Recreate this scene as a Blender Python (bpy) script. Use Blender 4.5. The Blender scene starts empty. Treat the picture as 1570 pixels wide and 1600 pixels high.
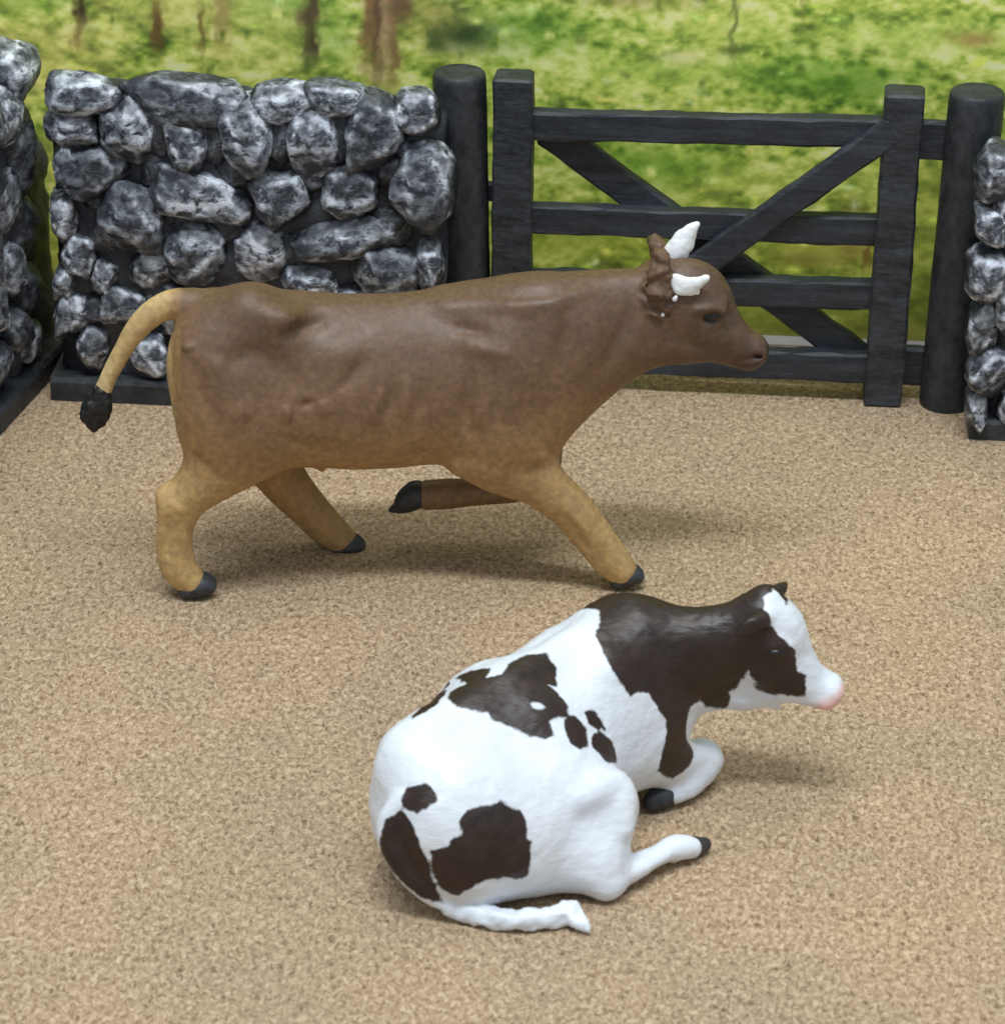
import bpy, math, random
import numpy as np
from mathutils import Vector, Matrix, noise

# ------------------------------------------------------------------ camera, world, lamps
# Authored in centimetres, stored in metres (S): this is a tabletop scene of toy figures.
S = 0.01
scene = bpy.context.scene
col = scene.collection
F = 5500.0                       # focal length in pixels of the 1570 px wide photograph
PITCH = math.radians(26.5)       # camera looks down by this much
ROLL = math.radians(0.8)
DIST = 56.0                      # cm from lens to the ground in the middle of the picture
cam_pos = np.array([0.0, -DIST * math.cos(PITCH), DIST * math.sin(PITCH)])
c_fwd = np.array([0.0, math.cos(PITCH), -math.sin(PITCH)])
r0 = np.array([1.0, 0.0, 0.0])
u0 = np.array([0.0, math.sin(PITCH), math.cos(PITCH)])
c_right = r0 * math.cos(ROLL) + u0 * math.sin(ROLL)
c_up = u0 * math.cos(ROLL) - r0 * math.sin(ROLL)

cam_d = bpy.data.cameras.new('camera')
cam = bpy.data.objects.new('camera', cam_d)
col.objects.link(cam)
scene.camera = cam
cam_d.sensor_fit = 'HORIZONTAL'
cam_d.sensor_width = 36.0
cam_d.lens = 36.0 * F / 1570.0
cam_d.clip_start = 0.01
cam_d.clip_end = 50.0
cam_d.dof.use_dof = True
cam_d.dof.focus_distance = 0.54
cam_d.dof.aperture_fstop = 76.0
cam.matrix_world = Matrix(((c_right[0], c_up[0], -c_fwd[0], cam_pos[0] * S),
                           (c_right[1], c_up[1], -c_fwd[1], cam_pos[1] * S),
                           (c_right[2], c_up[2], -c_fwd[2], cam_pos[2] * S),
                           (0, 0, 0, 1)))

world = bpy.data.worlds.new('World')
scene.world = world
world.use_nodes = True
bg = world.node_tree.nodes['Background']
bg.inputs[0].default_value = (0.80, 0.90, 1.0, 1)
bg.inputs[1].default_value = 0.55


def area_lamp(name, loc, target, sx, sy, power, color):
    l = bpy.data.lights.new(name, 'AREA')
    l.shape = 'RECTANGLE'
    l.size, l.size_y = sx, sy
    l.energy = power
    l.color = color
    o = bpy.data.objects.new(name, l)
    col.objects.link(o)
    o.location = loc
    d = Vector(target) - Vector(loc)
    o.rotation_euler = d.to_track_quat('-Z', 'Y').to_euler()
    return o


# two rows of ceiling strip lights: one in front of the table, one above it
area_lamp('ceiling_lamp_front', (-0.05, -0.60, 1.78), (0, 0, 0), 1.30, 0.16, 26.0, (0.86, 0.94, 1.0))
area_lamp('ceiling_lamp_above', (-0.05, 0.02, 1.90), (0, 0, 0), 1.30, 0.16, 10.0, (1.0, 0.93, 0.82))

vs = scene.view_settings
vs.view_transform = 'Standard'
vs.look = 'None'
vs.gamma = 1.0
vs.exposure = 0.0
vs.use_curve_mapping = False


# ------------------------------------------------------------------ measuring helpers (cm)
def ray(px, py):
    return c_fwd + c_right * ((px - 785.0) / F) + c_up * ((800.0 - py) / F)


def at_z(px, py, z=0.0):
    d = ray(px, py)
    return cam_pos + d * ((z - cam_pos[2]) / d[2])


def at_plane(px, py, p0, n):
    d = ray(px, py)
    n = np.asarray(n, float)
    return cam_pos + d * (np.dot(np.asarray(p0) - cam_pos, n) / np.dot(d, n))


def cm_per_px(p):
    return float(np.dot(np.asarray(p) - cam_pos, c_fwd)) / F


# ------------------------------------------------------------------ object helpers
def new_mesh(name, verts, faces, mat, parent=None, origin=(0, 0, 0), smooth=True, attrs=None):
    """verts in cm; origin in cm is the object's origin"""
    origin = np.asarray(origin, float)
    v = (np.asarray(verts, float) - origin) * S
    me = bpy.data.meshes.new(name)
    me.from_pydata(v.tolist(), [], faces if isinstance(faces, list) else faces.tolist())
    me.update()
    if smooth:
        me.polygons.foreach_set('use_smooth', np.ones(len(me.polygons), bool))
    for k, a in (attrs or {}).items():
        a = np.asarray(a, np.float32)
        if a.ndim == 1:
            at = me.attributes.new(k, 'FLOAT', 'POINT')
            at.data.foreach_set('value', a)
        else:
            at = me.attributes.new(k, 'FLOAT_COLOR', 'POINT')
            rgba = np.ones((len(a), 4), np.float32)
            rgba[:, :3] = a
            at.data.foreach_set('color', rgba.ravel())
    if mat:
        me.materials.append(mat)
    o = bpy.data.objects.new(name, me)
    col.objects.link(o)
    if parent is not None:
        o.parent = parent
        o.location = (Vector(origin * S) - parent.location)
    else:
        o.location = origin * S
    return o


def thing(name, label, cat, loc, group=None):
    o = bpy.data.objects.new(name, None)
    o.empty_display_size = 0.01
    col.objects.link(o)
    o.location = np.asarray(loc, float) * S
    o['label'] = label
    o['category'] = cat
    o['kind'] = 'thing'
    if group:
        o['group'] = group
    return o


def tag(o, label, cat, group=None):
    o['label'] = label
    o['category'] = cat
    if group:
        o['group'] = group
    return o


# ------------------------------------------------------------------ material helpers
class NT:
    def __init__(self, name):
        self.m = bpy.data.materials.new(name)
        self.m.use_nodes = True
        self.t = self.m.node_tree
        self.n = self.t.nodes
        self.b = self.n['Principled BSDF']
        self.tc = self.n.new('ShaderNodeTexCoord')

    def link(self, a, b):
        self.t.links.new(a, b)

    def set(self, **kw):
        for k, v in kw.items():
            self.b.inputs[k.replace('_', ' ')].default_value = v

    def noise(self, scale, detail=3, rough=0.5, vec=None, dist=0.0):
        x = self.n.new('ShaderNodeTexNoise')
        x.inputs['Scale'].default_value = scale
        x.inputs['Detail'].default_value = detail
        x.inputs['Roughness'].default_value = rough
        x.inputs['Distortion'].default_value = dist
        self.link(vec if vec is not None else self.tc.outputs['Object'], x.inputs['Vector'])
        return x.outputs['Fac']

    def mapping(self, scale=(1, 1, 1), rot=(0, 0, 0)):
        x = self.n.new('ShaderNodeMapping')
        x.inputs['Scale'].default_value = scale
        x.inputs['Rotation'].default_value = rot
        self.link(self.tc.outputs['Object'], x.inputs['Vector'])
        return x.outputs[0]

    def ramp(self, fac, stops, interp='LINEAR'):
        x = self.n.new('ShaderNodeValToRGB')
        x.color_ramp.interpolation = interp
        e = x.color_ramp.elements
        while len(e) < len(stops):
            e.new(0.5)
        for el, (p, c) in zip(e, stops):
            el.position = p
            el.color = (c, c, c, 1) if isinstance(c, (int, float)) else (*c, 1)
        self.link(fac, x.inputs[0])
        return x.outputs[0]

    def mix(self, fac, a, b):
        x = self.n.new('ShaderNodeMix')
        x.data_type = 'RGBA'
        for sock, val in ((x.inputs[0], fac), (x.inputs[6], a), (x.inputs[7], b)):
            if isinstance(val, (int, float)):
                sock.default_value = val
            elif isinstance(val, tuple):
                sock.default_value = (*val, 1)
            else:
                self.link(val, sock)
        return x.outputs[2]

    def math(self, op, a, b=0.0, c=None):
        x = self.n.new('ShaderNodeMath')
        x.operation = op
        for sock, val in zip(x.inputs, (a, b) if c is None else (a, b, c)):
            if isinstance(val, (int, float)):
                sock.default_value = val
            else:
                self.link(val, sock)
        return x.outputs[0]

    def attr(self, name, out='Fac'):
        x = self.n.new('ShaderNodeAttribute')
        x.attribute_name = name
        return x.outputs[out]

    def color(self, c):
        if isinstance(c, tuple):
            self.b.inputs['Base Color'].default_value = (*c, 1)
        else:
            self.link(c, self.b.inputs['Base Color'])

    def bump(self, h, strength=0.3, dist=0.0002):
        x = self.n.new('ShaderNodeBump')
        x.inputs['Strength'].default_value = strength
        x.inputs['Distance'].default_value = dist
        self.link(h, x.inputs['Height'])
        self.link(x.outputs[0], self.b.inputs['Normal'])


# ------------------------------------------------------------------ sculpting: signed distance fields
class Field:
    """A grid of signed distances in world cm; shapes are blended in, then skinned."""

    def __init__(self, lo, hi, h):
        self.lo, self.h = np.asarray(lo, float), h
        n = np.ceil((np.asarray(hi) - self.lo) / h).astype(int) + 1
        self.ax = [self.lo[i] + h * np.arange(n[i]) for i in range(3)]
        self.d = np.full(n, 9.0, np.float32)

    def box(self, lo, hi):
        sl = []
        for i in range(3):
            a = int(np.clip((lo[i] - self.lo[i]) / self.h, 0, len(self.ax[i]) - 1))
            b = int(np.clip((hi[i] - self.lo[i]) / self.h + 2, a + 1, len(self.ax[i])))
            sl.append(slice(a, b))
        g = np.meshgrid(*[self.ax[i][sl[i]].astype(np.float32) for i in range(3)], indexing='ij', sparse=True)
        return tuple(sl), g

    def join(self, sl, d, k):
        a = self.d[sl]
        if k > 0:
            h = np.maximum(k - np.abs(a - d), 0) / k
            self.d[sl] = np.minimum(a, d) - h * h * k * 0.25
        else:
            self.d[sl] = np.minimum(a, d)

    def carve(self, sl, d, k):
        a, b = self.d[sl], -d
        h = np.maximum(k - np.abs(a - b), 0) / k
        self.d[sl] = np.maximum(a, b) + h * h * k * 0.25

    def chain(self, st, lat, k=0.25, sub=4, carve=False):
        """st: rows (point, r_in, r_lat); lat: the sideways direction in which r_lat counts"""
        P = np.array([s[0] for s in st], float)
        R = np.array([s[1] for s in st], float)
        Q = np.array([s[2] for s in st], float)
        if len(P) > 2 and sub > 1:
            P, R, Q = [catmull(x, sub) for x in (P, R, Q)]
        if len(P) == 1:
            P, R, Q = np.repeat(P, 2, 0), np.repeat(R, 2), np.repeat(Q, 2)
            P[1] += 1e-4
        m = max(R.max(), Q.max()) + k + 0.1
        sl, g = self.box(P.min(0) - m, P.max(0) + m)
        best = None
        lat = np.asarray(lat, float)
        lat = lat / np.linalg.norm(lat)
        for i in range(len(P) - 1):
            A, D = P[i], P[i + 1] - P[i]
            L2 = max(float(D @ D), 1e-8)
            t = np.clip(((g[0] - A[0]) * D[0] + (g[1] - A[1]) * D[1] + (g[2] - A[2]) * D[2]) / L2, 0, 1)
            ox, oy, oz = g[0] - A[0] - t * D[0], g[1] - A[1] - t * D[1], g[2] - A[2] - t * D[2]
            r = R[i] + t * (R[i + 1] - R[i])
            q = Q[i] + t * (Q[i + 1] - Q[i])
            ol = ox * lat[0] + oy * lat[1] + oz * lat[2]
            n2 = ox * ox + oy * oy + oz * oz - ol * ol
            sc = r / q
            dist = (np.sqrt(np.maximum(n2 + (ol * sc) ** 2, 1e-9)) - r) * np.minimum(1.0, 1.0 / sc)
            best = dist if best is None else np.minimum(best, dist)
        if carve:
            self.carve(sl, best.astype(np.float32), k)
        else:
            self.join(sl, best.astype(np.float32), k)

    def loft(self, o, axis, lat, st, n=2.2, k=0.0, pear=0.1):
        """st: rows (s, centre height, half height, half width) along a level axis from o"""
        st = np.array(st, float)
        ss = np.linspace(st[0, 0], st[-1, 0], 300)
        c, a, b = [smooth_interp(ss, st[:, 0], st[:, i]) for i in (1, 2, 3)]
        sl = (slice(None),) * 3
        g = np.meshgrid(*[x.astype(np.float32) for x in self.ax], indexing='ij', sparse=True)
        s = (g[0] - o[0]) * axis[0] + (g[1] - o[1]) * axis[1]
        t = (g[0] - o[0]) * lat[0] + (g[1] - o[1]) * lat[1]
        C, A, B = [np.interp(s, ss, x).astype(np.float32) for x in (c, a, b)]
        w = (g[2] - C) / A
        B = B * (1 - pear * np.clip(w, -1, 1))
        q = (np.abs(w) ** n + np.abs(t / B) ** n) ** (1.0 / n)
        d = (q - 1) * np.minimum(A, B) * 0.9
        out = np.maximum(np.maximum(st[0, 0] - s, s - st[-1, 0]), 0)
        d = np.where(out > 0, np.sqrt(np.maximum(d, 0) ** 2 + out ** 2), d).astype(np.float32)
        self.join(sl, d, k)

    def hit(self, px, py):
        """first surface point seen along a line of sight"""
        d = ray(px, py)
        for t in np.arange(40.0, 70.0, 0.01):
            p = cam_pos + d * t
            i = np.round((p - self.lo) / self.h).astype(int)
            if (i >= 0).all() and (i < self.d.shape).all() and self.d[tuple(i)] < 0:
                return p
        raise ValueError('nothing there %s %s' % (px, py))

    def floor(self, z=0.0):
        self.d = np.maximum(self.d, (z - self.ax[2])[None, None, :].astype(np.float32))

    def skin(self):
        d = self.d
        d[0], d[-1] = 1, 1
        d[:, 0], d[:, -1] = 1, 1
        d[:, :, 0], d[:, :, -1] = 1, 1
        ins = d < 0
        nx, ny, nz = d.shape
        cs = (nx - 1, ny - 1, nz - 1)
        cnt = np.zeros(cs, np.int8)
        for i in (0, 1):
            for j in (0, 1):
                for l in (0, 1):
                    cnt += ins[i:nx - 1 + i, j:ny - 1 + j, l:nz - 1 + l]
        act = (cnt > 0) & (cnt < 8)
        cx, cy, cz = np.nonzero(act)
        idx = np.full(cs, -1, np.int64)
        idx[cx, cy, cz] = np.arange(len(cx))
        acc = np.zeros((len(cx), 3))
        num = np.zeros(len(cx))
        corners = [(i, j, l) for i in (0, 1) for j in (0, 1) for l in (0, 1)]
        for a in corners:
            for ax in range(3):
                if a[ax]:
                    continue
                b = list(a)
                b[ax] = 1
                fa = d[cx + a[0], cy + a[1], cz + a[2]]
                fb = d[cx + b[0], cy + b[1], cz + b[2]]
                m = (fa < 0) != (fb < 0)
                t = np.where(m, fa / np.where(m, fa - fb, 1), 0)
                p = np.stack([np.full(len(cx), float(a[q])) for q in range(3)], 1)
                p[:, ax] += t
                acc[m] += p[m]
                num[m] += 1
        v = self.lo + self.h * (np.stack([cx, cy, cz], 1) + acc / num[:, None])
        faces = []
        for ax in range(3):
            o1, o2 = [q for q in range(3) if q != ax]
            s0 = [slice(None)] * 3
            s1 = [slice(None)] * 3
            s0[ax], s1[ax] = slice(0, -1), slice(1, None)
            cr = ins[tuple(s0)] != ins[tuple(s1)]
            e = np.array(np.nonzero(cr))
            flip = ins[tuple(s0)][tuple(e)]
            ok = (e[o1] > 0) & (e[o2] > 0)
            e, flip = e[:, ok], flip[ok]
            quad = []
            for (da, db) in ((0, 0), (1, 0), (1, 1), (0, 1)):
                c = [None] * 3
                c[ax], c[o1], c[o2] = e[ax], e[o1] - da, e[o2] - db
                quad.append(idx[c[0], c[1], c[2]])
            f = np.stack(quad, 1)
            if ax == 1:
                flip = ~flip
            f[~flip] = f[~flip][:, ::-1]
            faces.append(f)
        f = np.concatenate(faces)
        f = f[(f >= 0).all(1)]
        return relax(v, f, 2), f


def relax(v, f, it):
    e = np.concatenate([f[:, [0, 1]], f[:, [1, 2]], f[:, [2, 3]], f[:, [3, 0]]])
    for _ in range(it):
        acc = np.zeros_like(v)
        n = np.zeros(len(v))
        for a, b in ((0, 1), (1, 0)):
            for q in range(3):
                acc[:, q] += np.bincount(e[:, a], v[e[:, b], q], len(v))
            n += np.bincount(e[:, a], minlength=len(v))
        v = v * 0.5 + 0.5 * acc / n[:, None]
    return v


def catmull(x, sub):
    x = np.asarray(x, float)
    p = np.concatenate([[2 * x[0] - x[1]], x, [2 * x[-1] - x[-2]]])
    out = []
    for i in range(len(x) - 1):
        a, b, c, d = p[i:i + 4]
        for q in range(sub):
            t = q / sub
            out.append(0.5 * (2 * b + (c - a) * t + (2 * a - 5 * b + 4 * c - d) * t * t + (3 * b - a - 3 * c + d) * t ** 3))
    out.append(x[-1])
    return np.array(out)


def smooth_interp(x, xp, fp):
    """monotone cubic"""
    h = np.diff(xp)
    dl = np.diff(fp) / h
    m = np.zeros_like(fp)
    m[1:-1] = np.where(dl[:-1] * dl[1:] > 0, 2 * dl[:-1] * dl[1:] / np.where(dl[:-1] + dl[1:] == 0, 1, dl[:-1] + dl[1:]), 0)
    m[0], m[-1] = dl[0], dl[-1]
    i = np.clip(np.searchsorted(xp, x) - 1, 0, len(h) - 1)
    t = (x - xp[i]) / h[i]
    return ((1 + 2 * t) * (1 - t) ** 2 * fp[i] + t * (1 - t) ** 2 * h[i] * m[i]
            + t * t * (3 - 2 * t) * fp[i + 1] + t * t * (t - 1) * h[i] * m[i + 1])


def roughen(v, f, amp, scale, oct_=3, seed=0.0):
    """push the surface in and out a little along its normals"""
    n = vnormals(v, f)
    k = np.array([noise.fractal(Vector(p * scale) + Vector((seed, 0, 0)), 1.0, 2.0, oct_) for p in v])
    return v + n * (k * amp)[:, None]


def vnormals(v, f):
    fn = np.cross(v[f[:, 2]] - v[f[:, 0]], v[f[:, 3]] - v[f[:, 1]])
    n = np.zeros_like(v)
    for j in range(4):
        for q in range(3):
            n[:, q] += np.bincount(f[:, j], fn[:, q], len(v))
    return n / np.maximum(np.linalg.norm(n, axis=1), 1e-9)[:, None]



# ------------------------------------------------------------------ materials of the setting
def mat_ground():
    m = NT('sand_coloured_card')
    big = m.noise(22, 3, 0.55)
    mp = m.mapping((1.0, 0.62, 1.0))
    w = m.noise(1500, 2.0, 0.55, vec=mp, dist=0.8)
    w2 = m.noise(3200, 2, 0.6, vec=mp, dist=0.4)
    fine = m.math('ADD', m.math('MULTIPLY', w, 0.70), m.math('MULTIPLY', w2, 0.30))
    c = m.ramp(fine, [(0.33, (0.16, 0.105, 0.058)), (0.44, (0.340, 0.240, 0.148)), (0.53, (0.44, 0.322, 0.206)), (0.65, (0.62, 0.480, 0.330))])
    tint = m.ramp(big, [(0.3, (0.86, 0.86, 0.88)), (0.7, (1.05, 1.02, 0.98))])
    x = m.n.new('ShaderNodeMix')
    x.data_type = 'RGBA'
    x.blend_type = 'MULTIPLY'
    x.inputs[0].default_value = 1.0
    m.link(c, x.inputs[6])
    m.link(tint, x.inputs[7])
    m.color(x.outputs[2])
    m.set(Roughness=0.85)
    m.b.inputs['Specular IOR Level'].default_value = 0.25
    m.bump(fine, 0.35, 0.0002)
    return m.m


def mat_stone(name, gain):
    """near-black paint with silver-grey dragged over whatever stands proud"""
    m = NT(name)
    br = m.attr('brush')
    ed = m.attr('edge')
    scr = m.noise(400, 4, 0.64, vec=m.mapping((1.0, 1.0, 1.3), (0.4, 0.6, 0.2)), dist=0.4)
    pat = m.noise(130, 4, 0.6)
    rid = m.math('SUBTRACT', 1.0, m.math('ABSOLUTE', m.math('MULTIPLY_ADD', m.noise(260, 3, 0.6, vec=m.mapping((1, 1, 1.2), (0.9, 0.2, 0.4))), 2.0, -1.0)))
    rid = m.ramp(rid, [(0.72, 0.0), (0.95, 1.0)])
    patch_ = m.ramp(pat, [(0.38, 0.0), (0.56, 1.0)])
    brk = m.ramp(scr, [(0.38, 0.0), (0.54, 1.0)])
    wash = m.mix(m.math('MULTIPLY', br, m.ramp(scr, [(0.34, 0.45), (0.62, 1.0)])), (0.017, 0.019, 0.024), (0.150, 0.166, 0.205))
    h1 = m.math('MULTIPLY', m.math('MULTIPLY', ed, brk), m.math('MULTIPLY_ADD', patch_, 0.8, 0.2))
    h2 = m.math('MULTIPLY', m.math('MULTIPLY', rid, br), m.math('MULTIPLY', patch_, brk))
    hi = m.math('MULTIPLY', m.math('MINIMUM', m.math('ADD', h1, m.math('MULTIPLY', h2, 1.1)), 1.0), gain)
    m.color(m.mix(m.math('MULTIPLY', hi, 0.92), wash, (0.80, 0.84, 0.92)))
    m.link(m.ramp(scr, [(0.3, 0.38), (0.7, 0.54)]), m.b.inputs['Roughness'])
    m.b.inputs['Specular IOR Level'].default_value = 0.4
    m.bump(m.math('ADD', scr, m.math('MULTIPLY', rid, 0.3)), 0.5, 0.0006)
    return m.m


def mat_dark(name, c0, c1, stretch, rough=0.55, bump=0.35):
    m = NT(name)
    g = m.noise(240, 4, 0.6, vec=m.mapping(stretch))
    f = m.noise(900, 2, 0.5)
    m.color(m.ramp(m.math('ADD', m.math('MULTIPLY', g, 0.75), m.math('MULTIPLY', f, 0.25)), [(0.35, c0), (0.68, c1)]))
    m.set(Roughness=rough)
    m.b.inputs['Specular IOR Level'].default_value = 0.4
    m.bump(g, bump, 0.0005)
    return m.m


M_ground = mat_ground()
M_stone = mat_stone('drybrushed_stone', 1.0)
M_core = mat_stone('wall_core_paint', 0.0)
M_post = mat_dark('dark_post_paint', (0.014, 0.016, 0.020), (0.054, 0.057, 0.064), (1.3, 1.3, 0.8), 0.55, 0.8)
M_rail = mat_dark('dark_gate_paint', (0.014, 0.017, 0.022), (0.046, 0.053, 0.066), (0.25, 0.25, 2.6), 0.55, 0.6)
M_stile = mat_dark('dark_stile_paint', (0.014, 0.017, 0.022), (0.056, 0.062, 0.073), (0.8, 0.8, 2.2), 0.52, 0.8)

# ------------------------------------------------------------------ ground
o = new_mesh('ground', [(-45, -45, 0), (45, -45, 0), (45, 14, 0), (-45, 14, 0)], [(0, 1, 2, 3)], M_ground, smooth=False)
o['kind'] = 'structure'

# ------------------------------------------------------------------ the line of wall and gate
YAW = math.radians(4.5)
g_ax = np.array([math.cos(YAW), -math.sin(YAW), 0.0])
g_n = np.array([-math.sin(YAW), -math.cos(YAW), 0.0])       # towards the camera
zz = np.array([0, 0, 1.0])
gate_o = at_z(1380, 637, 0)                                   # foot of the right stile, its front face


def on_gate(px, py, off=0.0):
    """(along, height) in the gate's own frame, on a plane `off` cm in front of the stile fronts"""
    p = at_plane(px, py, gate_o + g_n * off, g_n) - gate_o
    return float(p @ g_ax), float(p[2])


def gate_pt(a, z, off):
    return gate_o + g_ax * a + g_n * off + zz * z


rng = random.Random(7)


def beam(name, A, B, width, d0, d1, mat, parent, bev=0.04, wob=0.03, ends=0.0):
    """squared timber from A to B (along, height) with its faces d0 and d1 cm in front of the gate plane"""
    A, B = np.array(A, float), np.array(B, float)
    L = np.linalg.norm(B - A)
    t = (B - A) / L
    q = np.array([-t[1], t[0]])
    n = max(4, int(L / 0.22))
    prof = []
    w, b = width / 2, bev
    D0, D1 = min(d0, d1), max(d0, d1)
    prof = [(-w + b, D1), (w - b, D1), (w, D1 - b), (w, D0 + b), (w - b, D0), (-w + b, D0), (-w, D0 + b), (-w, D1 - b)]
    verts, faces = [], []
    sd = rng.random() * 50
    rings = [(-0.0, 0.86)] + [(L * i / n, 1.0) for i in range(n + 1)] + [(L, 0.86)]
    rings[1] = (bev, 1.0)
    rings[-2] = (L - bev, 1.0)
    mid = (D0 + D1) / 2
    for s, sc in rings:
        for k, (pw, pd) in enumerate(prof):
            j = wob * noise.noise(Vector((s * 2.3 + sd, k * 1.7, sd)))
            j2 = wob * noise.noise(Vector((s * 2.3 + sd, k * 1.7 + 40, sd)))
            c = A + t * s + q * ((pw + j) * sc)
            verts.append(gate_pt(c[0], c[1], mid + (pd - mid) * sc + j2))
    m = len(prof)
    for i in range(len(rings) - 1):
        for k in range(m):
            a, b2 = i * m + k, i * m + (k + 1) % m
            faces.append((a, b2, b2 + m, a + m))
    faces.append(tuple(range(m))[::-1])
    faces.append(tuple(range((len(rings) - 1) * m, len(rings) * m)))
    o = new_mesh(name, verts, faces, mat, parent, np.mean(verts, 0), smooth=False)
    return o


gate = thing('field_gate', 'dark slate painted wooden field gate with crossed braces behind the brown calf', 'gate', gate_pt(-3.2, 0, -0.2))
K = cm_per_px(gate_o)
ST_D = 0.62
aL0, zL0 = on_gate(801, 125)
aR0, zR0 = on_gate(1414, 150)
aL1 = on_gate(796, 560)[0]
aR1 = on_gate(1381, 600)[0]
beam('stile', (aL1, 0.18), (aL0, zL0), 61 * K, 0, -ST_D, M_stile, gate)
beam('stile', (aR1, 0.0), (aR0, zR0), 59 * K, 0, -ST_D, M_stile, gate)
RD0, RD1 = -0.14, -0.44
for (p, q, w) in (((800, 197), (1413, 211), 49), ((800, 343), (1403, 365), 50), ((800, 446), (1393, 466), 50), ((800, 556), (1383, 579), 52)):
    A, B = on_gate(*p, RD0), on_gate(*q, RD0)
    A = (A[0] + 0.2, A[1])
    beam('rail', A, B, w * K * 0.93, RD0, RD1, M_rail, gate)
# brace behind the rails, brace in front of them
b1a, b1b = on_gate(852, 204, RD1), on_gate(1345, 566, RD1)
beam('brace', b1a, b1b, 50 * K, RD1 + 0.02, RD1 - 0.24, M_rail, gate)
b2a, b2b = on_gate(1398, 203, 0.02), on_gate(846, 590, 0.02)
beam('brace', b2a, b2b, 43 * K, RD0 + 0.16, RD0 - 0.02, M_rail, gate)
# bars that tie the gate to the round posts
A, B = on_gate(1425, 219, -0.35), on_gate(1500, 224, -0.35)
beam('hinge_bar', A, B, 62 * K, -0.35, -0.55, M_rail, gate)
A, B = on_gate(1392, 571, -0.35), on_gate(1470, 577, -0.35)
beam('hinge_bar', A, B, 62 * K, -0.35, -0.55, M_rail, gate)
A, B = on_gate(740, 300, -0.3), on_gate(790, 302, -0.3)
beam('latch_bar', A, B, 30 * K, -0.3, -0.5, M_rail, gate)


def round_post(label, top_px, bot_x, width, off):
    """turned log post with a domed, slightly ringed top"""
    a1, z1 = on_gate(*top_px, off)
    a0 = on_gate(bot_x, 600, off)[0]
    r = width * K / 2
    base = gate_pt(a0, 0, off)
    top = gate_pt(a1, z1, off)
    sd = rng.random() * 30
    verts, faces = [], []
    seg = 32
    rows = [(0, 0.985), (0.02, 1.0)] + [(i / 26, 1.0) for i in range(1, 25)] + [(0.975, 1.0), (0.99, 0.985), (1.0, 0.93), (1.004, 0.80), (1.0015, 0.68), (1.004, 0.5), (1.003, 0.3), (1.005, 0.12)]
    for h, sc in rows:
        c = base + (top - base) * h
        for k in range(seg):
            an = 2 * math.pi * k / seg
            rr = r * sc * (1 + 0.03 * noise.noise(Vector((math.cos(an) * 1.2 + sd, math.sin(an) * 1.2, h * 5))) + 0.012 * noise.noise(Vector((math.cos(an) * 5 + sd, math.sin(an) * 5, h * 22))))
            verts.append(c + np.array([math.cos(an) * rr, math.sin(an) * rr, 0]))
    for i in range(len(rows) - 1):
        for k in range(seg):
            a, b = i * seg + k, i * seg + (k + 1) % seg
            faces.append((a, b, b + seg, a + seg))
    faces.append(tuple(range((len(rows) - 1) * seg, len(rows) * seg)))
    o = new_mesh('gate_post', verts, faces, M_post, None, base)
    tag(o, label, 'post', 'round gate posts')
    return o


POST_OFF = -0.31
round_post('dark round gate post between the long stone wall and the gate', (718, 112), 728, 82, POST_OFF)
round_post('dark round gate post at the right edge beside the narrow stretch of wall', (1527, 142), 1480, 84, POST_OFF)


# ------------------------------------------------------------------ stone walls
def ico(sub):
    import bmesh
    bm = bmesh.new()
    bmesh.ops.create_icosphere(bm, subdivisions=sub, radius=1.0)
    v = np.array([x.co[:] for x in bm.verts])
    f = [tuple(q.index for q in x.verts) for x in bm.faces]
    bm.free()
    return v, f


ICO_V, ICO_F = ico(4)
ICO_V /= np.linalg.norm(ICO_V, axis=1)[:, None]


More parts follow.
